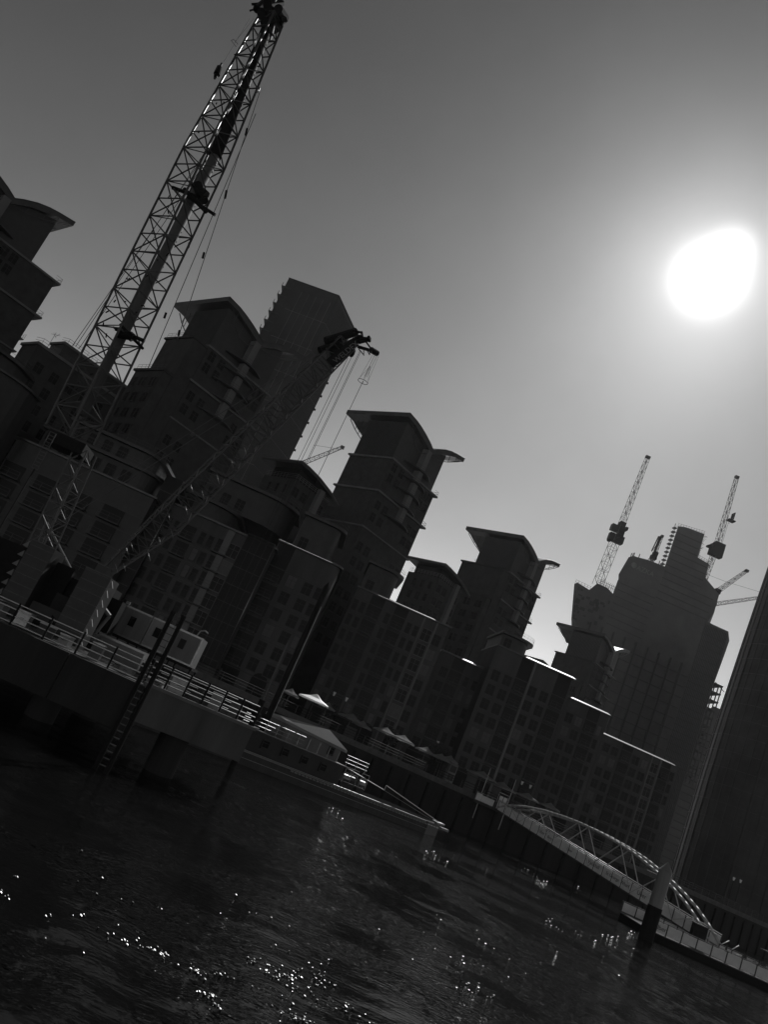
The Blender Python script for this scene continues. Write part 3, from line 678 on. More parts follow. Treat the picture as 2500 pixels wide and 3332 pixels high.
for i in range(nseg):
    an = 2 * math.pi * (i + .5) / nseg
    for (z0_, s0), (z1_, s1) in zip(lev, lev[1:]):
        fi.beam((Xc + (Rt * s0 + .1) * math.cos(an), Yc + (Rt * s0 + .1) * math.sin(an), z0_), (Xc + (Rt * s1 + .1) * math.cos(an), Yc + (Rt * s1 + .1) * math.sin(an), z1_), .16 if i % 5 else .4)
fi.build('facade_fin', 'fargl', t, kind='stuff')
rg = MB()
for k in range(30):
    z = 12 + k * 5.4
    for (z0_, s0), (z1_, s1) in zip(lev, lev[1:]):
        if z0_ <= z < z1_: s = s0 + (s1 - s0) * (z - z0_) / (z1_ - z0_)
    if z > 178: break
    rg.path([(Xc + (Rt * s + .15) * math.cos(2 * math.pi * i / nseg), Yc + (Rt * s + .15) * math.sin(2 * math.pi * i / nseg), z) for i in range(nseg + 1)], .1)
rg.build('floor_band', 'clad', t)

# ------------------------------------------------------------------ lattices and cranes
def lattice(b_, p, q, s0, s1, nb, rc, rb_, twist=28, square=True, n=4, dense=False, taper_from=None):
    p = Vector(p); q = Vector(q); d = (q - p).normalized()
    a = d.cross(Vector((0, 1, 0))).normalized(); c = d.cross(a).normalized()
    th = rad(twist); A_ = a * math.cos(th) + c * math.sin(th); B_ = -a * math.sin(th) + c * math.cos(th)
    def ring(t):
        s = s0 + (s1 - s0) * (0 if taper_from and t < taper_from else ((t - (taper_from or 0)) / (1 - (taper_from or 0))))
        o = p + (q - p) * t
        return [o + A_ * (x * s / 2) + B_ * (y * s / 2) for x, y in ((-1, -1), (1, -1), (1, 1), (-1, 1))]
    prev = ring(0)
    for i in range(nb):
        nx = ring((i + 1) / nb)
        for k in range(4):
            b_.beam(prev[k], nx[k], rc, n)
            k2 = (k + 1) % 4
            if i % 2 == (k % 2): b_.beam(prev[k], nx[k2], rb_, 4)
            else: b_.beam(prev[k2], nx[k], rb_, 4)
            b_.beam(nx[k], nx[k2], rb_, 4)
            if dense: b_.beam(prev[k], (nx[k] + nx[k2]) / 2, rb_ * .8, 4)
        prev = nx
    return b_

# big boom
YC = 52.0
t = thing('lattice_boom_crane', 'huge lattice crane boom rising to the top edge with a thick tube inside', 'crane', (-21, 54, 4.1))
LOC = Vector(t.location)
def lb(mb, name, m_, smooth=False, parent=t, **k):
    mb.v = [tuple(Vector(v) - Vector(parent.location)) for v in mb.v]; return mb.build(name, m_, parent, smooth=smooth, **k)
bot = at(228, 1415, YC); top_ = at(884, 62, YC)
lb(lattice(MB(), bot, top_, 2.28, 1.32, 24, .085, .05, 62, n=6, dense=False, taper_from=.62), 'boom', 'steel')
ax = (top_ - bot).normalized()
tb0 = at(335, 1300, YC + .2); tb1 = at(878, 70, YC + .2)
dmb = MB().beam(at(262, 1350, YC + .1), at(700, 508, YC + .1), .37, 20, .37); lb(dmb, 'tube', 'tube', True)
dmb = MB().beam(at(698, 510, YC + .1), tb1, .46, 20, .42); lb(dmb, 'upper_tube', 'black', True)
# sun highlights on the upper chords, added as short bright metal strips
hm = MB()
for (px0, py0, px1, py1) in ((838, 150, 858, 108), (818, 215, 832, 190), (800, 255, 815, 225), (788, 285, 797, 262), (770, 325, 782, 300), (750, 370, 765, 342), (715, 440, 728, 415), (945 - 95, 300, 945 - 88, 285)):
    lb(MB().beam(at(px0 - 12, py0, YC - 1.55), at(px1 - 12, py1, YC - 1.55), .07, 8), 'chord_highlight', 'edge', True)
# collars across the boom
cl = MB()
for (px, py, px2, py2, r) in ((598, 615, 672, 690, .16), (610, 640, 700, 700, .12), (375, 1070, 470, 1110, .13), (390, 1055, 465, 1135, .1), (640, 600, 662, 655, .38), (560, 610, 640, 640, .14), (385, 1085, 430, 1095, .3)):
    lb(MB().beam(at(px, py, YC - .9), at(px2, py2, YC - .9), r, 8), 'collar', 'black')
lb(MB().beam(at(655, 628, YC - 1.1), at(668, 640, YC - 1.1), .42, 10), 'clamp_drum', 'black'); lb(MB().beam(at(418, 1090, YC - .9), at(432, 1100, YC - .9), .3, 8), 'clamp_drum', 'black')
# ladder ties and cable clamps hanging in the lattice
cc = MB(); rr_ = random.Random(4)
for i in range(34):
    tt = rr_.uniform(.05, .95); a = bot + (top_ - bot) * tt + Vector((rr_.uniform(-1.1, 1.1), -.9, 0)); cc.beam(a, a + Vector((rr_.uniform(-.15, .15), 0, rr_.uniform(-.3, .3))), .05, 5)
lb(cc, 'cable_clamp', 'black', kind='stuff')
# crane head cluster of sheaves
hd = MB()
for (px, py, dx, dy, r) in ((850, 45, 60, 10, .45), (835, 30, 25, -20, .3), (870, 15, 40, -5, .42), (905, 30, 20, 30, .4), (858, 70, 50, 10, .36), (885, 0, 30, -20, .3), (880, 60, -15, 60, .5), (925, 62, -12, 18, .22), (870, 60, 25, 30, .5)):
    hd.beam(at(px, py, YC - .6), at(px + dx, py + dy, YC + .6), r, 9)
hd.beam(at(845, 25, YC), at(812, 35, YC), .07); hd.beam(at(835, 15, YC), at(825, 18, YC), .06); hd.beam(at(842, 12, YC), at(818, 14, YC), .09)
lb(hd, 'boom_head', 'black')
# ladder cage and pendant lines
cg = MB()
q_ = [(752, 132), (760, 128), (775, 145), (768, 152)]
cg.path([at(x, y, YC) for x, y in q_ + q_[:1]], .02); cg.path([at(x, y, YC + .6) for x, y in q_ + q_[:1]], .02)
for x, y in q_: cg.beam(at(x, y, YC), at(x, y, YC + .6), .02)
lb(cg, 'ladder_cage', 'steel')
pd = MB()
for (x0, y0, x1, y1, r) in ((845, 300, 575, 1110, .028), (832, 370, 480, 1200, .028), (690, 470, 235, 1125, .022), (683, 470, 245, 1128, .022), (700, 480, 256, 1135, .022), (826, 60, 762, 140, .012), (812, 60, 720, 215, .012)):
    pd.beam(at(x0, y0, YC + 1), at(x1, y1, YC + 1), r, 5)
for (x, y, x2, y2) in ((804, 418, 799, 440), (737, 620, 732, 645), (664, 822, 659, 840), (540, 1018, 534, 1035), (616, 790, 612, 806), (584, 1075, 580, 1092)): pd.beam(at(x, y, YC + 1), at(x2, y2, YC + 1), .085, 6)
lb(pd, 'pendant_line', 'black')
hk = MB(); a = at(708, 235, YC); hk.beam(at(714, 218, YC), at(705, 242, YC), .2, 10, .26); hk.beam(at(705, 242, YC), at(700, 250, YC), .14, 8); hk.path([at(x, y, YC) for x, y in ((700, 250), (696, 253), (697, 257), (702, 256))], .045, 5); hk.beam(at(722, 206, YC), at(713, 222, YC), .09)
lb(hk, 'hook_block', 'black')
# foot: gantry, machine house and crawler tracks on the jetty
ft = MB(); a0 = at(232, 1425, YC); ft.box(a0.x - 1.3, a0.x + 1.3, YC - .6, YC + 1.5, a0.z - .9, a0.z - .1); lb(ft, 'foot_block', 'black')
lb(lattice(MB(), at(278, 1470, YC), Vector((-18.9, YC, 7.0)), 1.05, 1.2, 9, .06, .035, 20), 'mast', 'steel')
hs = MB(); hs.box(-25, -16, 50.5, 55.5, 5.6, 8.4); hs.box(-16, -14.8, 50.8, 53, 5.6, 7.9); lb(hs, 'machine_house', 'black')
for yy in (50.2, 54.6):
    tk = MB(); tk.ext([(-24, 4.1), (-16, 4.1), (-15.3, 4.6), (-15.4, 5.2), (-16.2, 5.6), (-23.8, 5.6), (-24.6, 5.2), (-24.7, 4.6)], yy, yy + 1.2); lb(tk, 'track', 'black')

# lettered crane
Y5 = 58.0
t2 = thing('crawler_crane', 'slanting lattice crane lettered WELDEX, its tip in front of the sky', 'crane', (-16.5, 59, 4.1))
def l2(mb, name, m_, smooth=False): return lb(mb, name, m_, smooth, parent=t2)
cb, ck, ct = at(350, 1856, Y5), at(545, 1695, Y5), at(1120, 1120, Y5)
l2(lattice(lattice(MB(), cb, ck, .75, 1.95, 7, .07, .035, 24), ck, ct, 1.95, 1.5, 22, .07, .04, 24), 'boom', 'steel')
brz = MB(); rr_ = random.Random(9)
for (x, y) in ((425, 1780), (408, 1790), (545, 1682), (602, 1660), (555, 1735), (656, 1610), (705, 1560), (752, 1510), (795, 1470), (515, 1760), (480, 1810), (620, 1590), (400, 1845), (375, 1850)):
    brz.beam(at(x, y - 14, Y5 - .95), at(x + 8, y + 14, Y5 - .95), .02, 6)
l2(brz, 'bright_brace', 'galv', True)
hd = MB()
for (x0, y0, x1, y1, r) in ((1060, 1110, 1160, 1080, .35), (1080, 1150, 1175, 1100, .32), (1040, 1140, 1110, 1115, .3), (1100, 1125, 1150, 1150, .35), (1150, 1077, 1177, 1082, .1), (1177, 1080, 1180, 1097, .09),
                            (1165, 1100, 1205, 1103, .14), (1200, 1096, 1203, 1110, .13), (1190, 1110, 1212, 1140, .07), (1170, 1115, 1196, 1108, .12), (1165, 1128, 1215, 1143, .13), (1168, 1136, 1185, 1156, .04), (1184, 1156, 1184, 1138, .04), (1208, 1138, 1228, 1150, .24), (1196, 1142, 1203, 1154, .04), (1203, 1154, 1204, 1142, .04)):
    hd.beam(at(x0, y0, Y5 - .3), at(x1, y1, Y5 + .3), r, 8)
l2(hd, 'boom_head', 'black')
pn = MB(); q_ = [(1062, 1170), (1150, 1098), (1168, 1122), (1086, 1196)]
pts = [at(x, y, Y5 - 1.15) for x, y in q_]; pts2 = [p_ + Vector((0, .06, 0)) for p_ in pts]
pn.v = [tuple(p_) for p_ in pts + pts2]; pn.f = [[0, 1, 2, 3], [7, 6, 5, 4]] + [[i, i + 4, (i + 1) % 4 + 4, (i + 1) % 4] for i in range(4)]; pn.m = [0] * 6
l2(pn, 'name_board', 'black')
ux = (pts[1] - pts[0]).normalized(); uz = (pts[0] - pts[3]); uz = (uz - ux * uz.dot(ux)).normalized(); uy = uz.cross(ux)
mtx = Matrix((ux, uz, ux.cross(uz))).transposed().to_4x4(); mtx.translation = pts[3] + ux * .35 + uz * .12 + Vector((0, -.03, 0)) - Vector(t2.location)
text('WELDEX', .62, None, t2, 'cabin', matrix=mtx, extr=.01)
ln = MB()
def plumb(x, y, zend, Y=Y5, r=.018):
    a = at(x, y, Y); ln.beam(a, Vector((a.x, a.y, zend)), r, 5)
for x, y in ((1132, 1165), (1158, 1133), (1172, 1140), (1176, 1141)): plumb(x, y, 8.0)
a = at(1224, 1152, Y5); b1 = at(1182, 1240, Y5)
for dx in (-.05, .12): ln.beam(a + Vector((dx, 0, 0)), b1 + Vector((dx, 0, .4)), .014, 5)
ln.beam(a + Vector((-.2, 0, 0)), b1 + Vector((-.35, 0, .2)), .012, 4); ln.beam(a + Vector((.25, 0, 0)), b1 + Vector((.35, 0, .2)), .012, 4)
ln.beam(b1, Vector((b1.x, b1.y, 6.5)), .022, 5)
ln.path([b1 + Vector((.42 * math.cos(rad(i * 30)), .42 * math.sin(rad(i * 30)), -.05)) for i in range(13)], .022, 4)
for i in range(4): ln.beam(b1 + Vector((.42 * math.cos(rad(i * 90)), .42 * math.sin(rad(i * 90)), -.05)), b1 + Vector((0, 0, 1.4)), .012, 4)
l2(ln, 'hoist_rope', 'black')
st = MB()
for dx in (0, 16):
    st.beam(at(150 + dx, 1700 + dx * 1.1, Y5 + 1), at(790 + dx, 1300 + dx * 1.1, Y5 + 1), .035, 5); st.beam(at(790 + dx, 1300 + dx * 1.1, Y5 + 1), at(1085, 1095 + dx, Y5 + .6), .035, 5)
for (x, y) in ((620, 1418), (805, 1300)): st.beam(at(x, y, Y5 + 1), at(x + 14, y - 8, Y5 + 1), .14, 6)
l2(st, 'stay_rope', 'tube')
hs = MB(); hs.box(-22.5, -15.5, 56.5, 61.5, 5.5, 8.7); hs.box(-15.5, -14.0, 56.8, 58.2, 5.6, 8.0); l2(hs, 'machine_house', 'black')
gn = MB(); gp = at(150, 1700, Y5 + 1); gn.beam(gp, Vector((-19, 59, 8.7)), .12, 6); gn.beam(gp, Vector((-21.8, 59, 8.5)), .12, 6); l2(gn, 'gantry', 'steel')
for yy in (56.2, 60.8):
    tk = MB(); tk.ext([(-22, 4.1), (-15, 4.1), (-14.3, 4.6), (-14.4, 5.1), (-15.2, 5.5), (-21.8, 5.5), (-22.6, 5.1), (-22.7, 4.6)], yy, yy + 1.1); lb(tk, 'track', 'black', parent=t2)

# far tower cranes
def tcrane(label, base, cab, tip, Y, w, jibw, two=False, cabs=(1,), back=None):
    b0, c0, t0 = at(*base, Y), at(*cab, Y), at(*tip, Y)
    t = thing('tower_crane', label, 'crane', b0, 0, 'tower cranes on the far construction site')
    m_ = MB(); h = (c0 - b0).length; lattice(m_, b0, c0, w, w, max(4, int(h / w / 1.0)), .14, .09, 14); lb(m_, 'mast', 'steel', parent=t)
    j = MB(); h = (t0 - c0).length; lattice(j, c0, t0, jibw, jibw * .65, max(5, int(h / jibw / 1.1)), .13, .09, 20); lb(j, 'jib', 'steel', parent=t)
    for (dx, dz, sx, sz) in cabs: lb(MB().box(c0.x + dx - sx, c0.x + dx + sx, c0.y - 2, c0.y + 2, c0.z + dz - sz, c0.z + dz + sz), 'machinery_deck', 'black', parent=t)
    hd_ = MB(); hd_.box(t0.x - jibw * .45, t0.x + jibw * .45, t0.y - 1, t0.y + 1, t0.z - .9, t0.z + .6); lb(hd_, 'jib_head', 'steel', parent=t)
    if back: lb(MB().path([at(x, y, Y) for x, y in back], .09), 'stay_rope', 'steel', parent=t)
    return t
YT = YF + 8
tcrane('tallest tower crane left of the construction tower, jib nearly upright', (1945, 1905), (2012, 1738), (2110, 1487), YT, 4.6, 3.2, cabs=((-.3, -3.2, 4.6, 2.3), (-1.2, 2.8, 4.2, 1.9), (1.5, 0, 1.6, 2.2), (.5, 6.6, 1.8, 1.6), (-3.6, -5.5, .9, .8), (3.6, 5.0, .8, 1)))
tcrane('upright tower crane above the right shoulder of the construction tower', (2292, 1890), (2332, 1785), (2400, 1552), YT, 2.5, 2.7, cabs=((.5, -1.5, 4.0, 3.6), (1.2, 2.5, 3.2, 1.6), (-4.0, -.5, 1.6, .5), (3.6, 21, 2.2, .35), (4.0, 24, .25, 2.4)), back=((2345, 1790), (2372, 1700), (2376, 1705)))
t = tcrane('short folded placing crane on the roof between the two tall tower cranes', (2121, 1832), (2128, 1812), (2156, 1745), YT, 1.6, 1.7, cabs=((0, -.2, 1.5, 1.2), (.4, 2.2, 1.2, 1.0)), back=((2156, 1745), (2122, 1795), (2128, 1790), (2150, 1745)))
lb(MB().beam(at(2130, 1800, YT), at(2150, 1746, YT), .7, 6).beam(at(2122, 1793, YT), at(2145, 1745, YT), .35, 6).beam(at(2108, 1828, YT), at(2112, 1818, YT), .2).beam(at(2112, 1818, YT), at(2125, 1825, YT), .25).beam(at(2130, 1824, YT), at(2138, 1818, YT), .5), 'folded_arm', 'black', parent=t)
tcrane('tower crane with a slanting jib low beside the round tower', (2318, 1932), (2335, 1925), (2432, 1857), YT, 2, 2.2, cabs=((0, 0, 1.5, 1.5),), back=((2305, 1870), (2365, 1893), (2470, 1925), (2500, 1935)))
tcrane('tower crane with a level jib running behind the round tower', (2300, 1990), (2325, 1966), (2520, 1938), YT + 40, 2, 2.2, cabs=((0, 0, 1.0, 1.0),))
tcrane('distant tower crane peeping over the bent roof, left of the middle tower', (955, 1570), (978, 1510), (1115, 1455), 420, 1.8, 2.4, cabs=((0, 0, 1, 1),), back=((1020, 1448), (1108, 1462)))

# ------------------------------------------------------------------ jetty at the left
jt = thing('jetty', 'concrete jetty on piers carrying the cranes, at the left over the water', 'jetty', (0, 0, 0))
MB().box(-60, -7.75, 45, 62, 3.4, 4.1).build('deck', 'conc', jt)
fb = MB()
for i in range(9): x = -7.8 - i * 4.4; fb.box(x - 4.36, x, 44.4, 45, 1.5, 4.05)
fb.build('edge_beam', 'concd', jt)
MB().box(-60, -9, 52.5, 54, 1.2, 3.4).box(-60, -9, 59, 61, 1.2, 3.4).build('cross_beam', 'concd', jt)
eb = MB(); eb.prism([(-7.7, 44.3), (-1.75, 47.6), (-3.4, 52.5), (-8.4, 50.5)], 2.25, 4.13); eb.build('end_block', 'conc', jt)
MB().prism([(-7.8, 44.1), (-1.6, 47.5), (-1.8, 47.9), (-8, 44.5)], 4.13, 4.3).build('kerb', 'pale', jt)
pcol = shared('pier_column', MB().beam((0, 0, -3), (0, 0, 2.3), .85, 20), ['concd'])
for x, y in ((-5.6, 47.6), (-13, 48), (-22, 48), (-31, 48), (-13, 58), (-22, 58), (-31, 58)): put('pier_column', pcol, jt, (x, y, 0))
# handrails along the jetty, each rail its own run
for h in (1.15, .85, .5, .15): MB().beam((-32, 44.6, 4.1 + h), (-8.1, 44.6, 4.1 + h), .035, 6).build('guard_rail', 'galv', jt)
post = shared('rail_post', MB().box(-.05, .05, -.05, .05, 0, 1.25), ['black'])
for i in range(13): put('rail_post', post, jt, (-8.2 - i * 1.9, 44.6, 4.1))
ra, rb2 = Vector((-8.0, 44.6, 4.3)), Vector((-1.9, 47.9, 4.3))
for h in (.25, .5, .8, 1.15): MB().beam(ra + Vector((0, 0, h)), rb2 + Vector((0, 0, h)), .03, 6).build('end_rail', 'galv', jt)
for h in (.4, .8, 1.15): MB().beam(Vector((-8.3, 50, 4.1 + h)), Vector((-3.6, 52.3, 4.1 + h)), .03, 6).build('end_rail', 'galv', jt)
for i in range(7): a = ra + (rb2 - ra) * i / 6; put('rail_post', post, jt, a)
# things standing on the jetty
def crate(name, label, cat, x0, x1, y0, y1, z0, z1, m_='cabin', rz=0):
    t = thing(name, label, cat, ((x0 + x1) / 2, (y0 + y1) / 2, z0)); b_ = MB(); w, d, h = (x1 - x0) / 2, (y1 - y0) / 2, z1 - z0
    b_.box(-w, w, -d, d, 0, h); b_.build('shell', m_, t)
    r = MB(); r.box(-w - .04, w + .04, -d - .05, -d, h - .12, h + .02); r.box(-w - .04, w + .04, -d - .05, -d, 0, .12)
    for x in (-w, w): r.box(x - .07, x + .07, -d - .06, -d, 0, h)
    r.build('frame', 'galv', t)
    nn = max(3, int(w * 2 / .45)); c = MB()
    for i in range(nn): x = -w + .12 + i * (2 * w - .2) / nn; c.box(x, x + .18, -d - .03, -d, .14, h - .14)
    c.build('corrugation', m_, t)
    return t
Yk = 60
def cab_at(x0, y0, x1, ztop, zbot, lab, Y=Yk, **k):
    a, b2 = at(x0, y0, Y), at(x1, y0, Y); return a
aX = lambda px, py, Y: at(px, py, Y).x
tr_ = thing('steel_trestle', 'dark steel trestle holding up the row of pale cabins', 'trestle', (-11.5, 62, 4.1))
tm = MB(); tm.box(-3.3, 3.4, -2, 1.6, 1.55, 1.75)
for x in (-3.2, -1.6, 0, 1.6, 3.3):
    tm.beam((x, -1.9, 0), (x, -1.9, 1.6), .08); tm.beam((x, 1.4, 0), (x, 1.4, 1.6), .08)
tm.build('frame', 'black', tr_)
for i, (x0, x1, lab) in enumerate(((-14.5, -12.3, 'leftmost pale site cabin of the row, lamp on its corner'), (-12.25, -10.6, 'middle and brightest pale site cabin of the row'), (-10.55, -8.3, 'rightmost pale site cabin, with horizontal bars'))):
    t = crate('site_cabin', lab, 'cabin', x0, x1, 60, 63, 5.86, 8.05, 'white' if i == 1 else 'cabin'); t['group'] = 'row of pale site cabins on the jetty'
    wn = MB(); wn.box(-.35, .1, -1.56, -1.5, .9, 1.6); wn.build('window', 'glass', t)
lp = thing('work_lamp', 'small work lamp shining on the cabin corner', 'lamp', (-14.4, 59.9, 8.1))
MB().box(-.12, .16, -.1, .1, 0, .22).build('lamp_housing', 'white', lp); MB().beam((0, 0, -.3), (0, 0, 0), .03).build('bracket', 'black', lp)
crate('steel_skip', 'long pale grey skip on the jetty in front of the cabins', 'skip', -13.4, -10.2, 53, 54.6, 4.12, 5.55, 'cabin')
# saw toothed tanks
for (px0, px1, py, lab, side) in ((105, 180, 1755, 'left dark tank with pale saw teeth down its left edge', -1), (280, 355, 1845, 'right dark tank with pale saw teeth down its right edge', 1)):
    Yt = 49.0; a0 = aX(px0, py, Yt); a1 = aX(px1, py + 33, Yt); zt = at(px0, py, Yt).z
    if side > 0: a1 += .15
    t = thing('spud_tank', lab, 'tank', ((a0 + a1) / 2, Yt, 4.12), 0, 'saw toothed steel tanks on the jetty'); w = (a1 - a0) / 2; h = zt - 4.12
    MB().box(-w, w, 0, 2.2, 0, h).build('shell', 'dark', t)
    s = MB()
    for i in range(9): s.box(-w, w, -.04, 0, .3 + i * .6, .34 + i * .6)
    s.beam((-w, -.05, h), (w, -.05, h), .035, 6); s.build('seam', 'steel', t)
    tth = MB(); tth.ext([(0, 0), (.34 * side, .02), (.05 * side, .4)] if side < 0 else [(0, 0), (.1, .4), (.34, .02)], -.06, .1)
    tm_ = shared('saw_tooth', tth, ['cabin'])
    for i in range(8): put('saw_tooth', tm_, t, (w * side * 1.02, 0, h - .55 - i * .62))
# low clutter on the jetty: pipes, hoses, tool boxes
def clutter(label, name, cat, pts, m_, r=.05):
    mb = MB(); c = Vector(pts[0]); mb.path([tuple(Vector(p_) - c) for p_ in pts], r, 6); o = mb.build(name, m_); o.location = c; return tag(o, label, cat)
clutter('bent grey hose lying along the jetty edge at the far left', 'hose', 'hose', [(-19, 46, 4.25), (-17, 46.6, 4.2), (-15.5, 45.6, 4.2), (-14, 46.8, 4.2), (-12.6, 45.9, 4.2)], 'rope', .07)
clutter('long galvanised pipe resting on the jetty beside the skip', 'pipe', 'pipe', [(-17.5, 47.5, 4.25), (-10.5, 47.2, 4.25)], 'galv', .09)
clutter('curved white hose arching over the rightmost cabin', 'hose', 'hose', [(-8.9, 60.4, 8.1), (-8.8, 60.4, 8.5), (-8.5, 60.4, 8.65), (-8.2, 60.4, 8.55)], 'white', .05)
rr_ = random.Random(21)
mats_ = ['cabin', 'galv', 'dark', 'white', 'steel']
places = ['near the left frame edge', 'under the first tank', 'between the tanks', 'beside the crane tracks', 'left of the twin piles', 'just right of the twin piles', 'by the jetty corner', 'behind the end rail', 'at the end block middle', 'at the end block tip']
for i, x in enumerate((-17.4, -15.8, -14.4, -13.2, -11.4, -9.4, -6.9, -5.8, -4.6, -3.4)):
    y = 46.2 if x < -8 else 47.2 + (x + 8) * .55 + 1.0
    t = thing('tool_crate', ['pale', 'galvanised', 'dark', 'white', 'steel'][i % 5] + ' tool crate behind the jetty rail ' + places[i], 'crate', (x, y, 4.13), rr_.uniform(-20, 20), 'tool crates along the jetty rail')
    w, h = rr_.uniform(.3, .6), rr_.uniform(.35, 1.0)
    MB().box(-w, w, -.3, .3, 0, h).build('box', mats_[i % 5], t); MB().box(-w - .03, w + .03, -.34, .34, h, h + .06).build('lid', 'galv', t)
    MB().path([(-.1, -.36, h * .6), (-.1, -.4, h * .6), (.1, -.4, h * .6), (.1, -.36, h * .6)], .015).build('handle', 'black', t)
drum = shared('shell', MB().beam((0, 0, 0), (0, 0, .9), .3, 14).beam((0, 0, .28), (0, 0, .33), .32, 14).beam((0, 0, .6), (0, 0, .65), .32, 14), ['dark'])
drl = shared('lid', MB().beam((0, 0, .9), (0, 0, .93), .27, 14), ['galv'])
for (x, y, lab) in ((-17.9, 47.6, 'dark steel drum on the jetty below the left saw toothed tank'), (-11.8, 48.2, 'dark steel drum in front of the long grey skip'), (-9.2, 49.6, 'dark steel drum seen just left of the twin pile ladder'), (-5.6, 49.9, 'dark steel drum on the jetty end block')):
    t = thing('steel_drum', lab, 'drum', (x, y, 4.12), 0, 'steel drums on the jetty'); put('shell', drum, t, (0, 0, 0)); put('lid', drl, t, (0, 0, 0))
plank = shared('plank', MB().box(-1.5, 1.5, -.11, .11, 0, .07), ['cabin']); plank2 = shared('plank', MB().box(-1.4, 1.4, -.11, .11, 0, .07), ['steel'])
for (x, y, rz, lab) in ((-15.2, 47.9, 8, 'timber stack below the right saw toothed tank'), (-8.9, 47.0, -14, 'timber stack just behind the twin pile ladder'), (-5.2, 50.6, 20, 'timber stack on the jetty end block')):
    t = thing('timber_stack', lab, 'timber', (x, y, 4.13), rz, 'timber stacks on the jetty')
    for i in range(5):
        for j in range(3): put('plank', (plank, plank2)[(i + j) % 3 == 0], t, (rr_.uniform(-.2, .2), (j - 1) * .25, i * .085), rr_.uniform(-2, 2))
t = thing('excavator', 'dark small excavator with folded arm between the saw toothed tanks', 'excavator', (-16.3, 51, 4.12), 15)
MB().box(-1.2, 1.2, -1, -.5, 0, .6).box(-1.2, 1.2, .5, 1, 0, .6).build('track', 'black', t, kind='stuff'); MB().box(-1.1, .9, -.9, .9, .65, 1.6).build('body', 'dark', t)
MB().box(-.1, .9, -.9, .1, 1.6, 2.6).build('cab', 'glass', t); MB().path([(.9, .4, 1.4), (2.2, .4, 3.2), (3.3, .4, 2.6)], .14, 6).path([(3.3, .4, 2.6), (3.0, .4, 1.2)], .11, 6).build('arm', 'cabin', t)
MB().ext([(2.7, .7), (3.4, .8), (3.3, 1.3), (2.9, 1.3)], .1, .7).build('bucket', 'steel', t)
# twin piles with rungs, standing in the water in front of the slab
t = thing('twin_pile_ladder', 'pair of dark steel piles joined by rungs in front of the jetty', 'pile', (-7.15, 40, 0))
for x in (-.28, .28): MB().beam((x, 0, -3), (x, 0, 8.0), .12, 10).build('pile', 'black', t)
rgm = shared('rung', MB().beam((-.28, 0, 0), (.28, 0, 0), .03), ['steel'])
for k in range(24): put('rung', rgm, t, (0, 0, .3 + k * .33))
# small ladder hung on the dark facade at left
t = thing('steel_ladder', 'short pale ladder hanging left of the big boom foot', 'ladder', at(142, 1466, 50)); c = Vector(t.location); a, b2 = at(172, 1408, 50) - c, at(112, 1525, 50) - c
ld = MB()
for dx in (-.2, .2): ld.beam(a + Vector((dx, 0, 0)), b2 + Vector((dx, 0, 0)), .035)
for i in range(12): q_ = a + (b2 - a) * i / 11; ld.beam(q_ + Vector((-.2, 0, 0)), q_ + Vector((.2, 0, 0)), .035)
ld.build('stile', 'stone', t); MB().beam(b2, Vector((b2.x, b2.y, 4.1 - c.z)), .05).build('stand', 'black', t)

# mooring piles
t = thing('mooring_pile', 'tallest dark mooring pile, its top against the dark block facade', 'pile', (-2.0, 78, 0), 0, 'mooring piles beside the moored vessel')
MB().beam((-.1, 0, -3), (-.15, 0, 17.9), .3, 14).build('shaft', 'black', t, smooth=False); MB().beam((-.15, 0, 17.9), (-.15, 0, 18.5), .32, 14, .04).build('cap', 'black', t)
MB().beam((.2, -.12, 5), (.17, -.12, 16), .03).build('conduit', 'galv', t)
t = thing('mooring_pile', 'thin topped mooring pile with a thick foot beside the end block', 'pile', (-2.85, 68.5, 0), 0, 'mooring piles beside the moored vessel')
MB().beam((0, 0, -3), (0, 0, 5.8), .27, 12).build('shaft', 'black', t); MB().beam((0, 0, 5.8), (-.1, 0, 11.1), .09, 8).build('upper_pole', 'steel', t)
MB().beam((0, -.2, 4.2), (0, -.2, 4.7), .4, 12).build('collar', 'black', t)

# ------------------------------------------------------------------ moored vessel
vs_ = thing('moored_vessel', 'long low dark working vessel moored behind the jetty, bow pointing right', 'boat', (-2.3, 75, 0), 35.2)
hf = lambda x0, x1, wd, xb: [(x0, 0), (x1, 0), (xb, wd * .35), (xb + .3, wd * .5), (xb, wd * .65), (x1, wd), (x0, wd)]
MB().prism(hf(-16, 24.5, 5.2, 28.2), -.5, 1.25).build('hull', 'hull', vs_)
MB().prism(hf(-16, 24.4, 5.1, 28.0), 1.26, 1.3).build('deck', 'matt', vs_)
rp = MB(); rr_ = random.Random(2)
for z in (1.28, 1.16): rp.path([(x * .9 - 14, -.09, z) for x in range(0, 43)] + [(26.6, 1.2, z), (28.2, 1.85, z)], .05, 6)
rp.build('rubbing_strake', 'galv', vs_)
rb_ = MB()
for i in range(46): x = 5 + i * .46; rb_.beam((x, -.12, 1.02), (x + .3, -.12, 1.0), .07, 6)
rb_.build('rope_fender', 'rope', vs_)
MB().path([(-14, -.05, .62), (24.5, -.05, .55)], .025, 5).build('waterline_strip', 'galv', vs_)
MB().box(-15, 11.5, .8, 4.6, 1.3, 3.1).build('deckhouse', 'dark', vs_)
MB().box(-15, 11.8, .5, 4.9, 3.1, 3.22).build('upper_deck', 'steel', vs_)
MB().beam((-15, .45, 3.2), (11.9, .45, 3.2), .03).build('deck_edge', 'galv', vs_)
wn = window_mesh(.7, .6, 0, 'dark')
for i in range(6): put('window', wn, vs_, (-3 + i * 2.4, .8, 2.0))
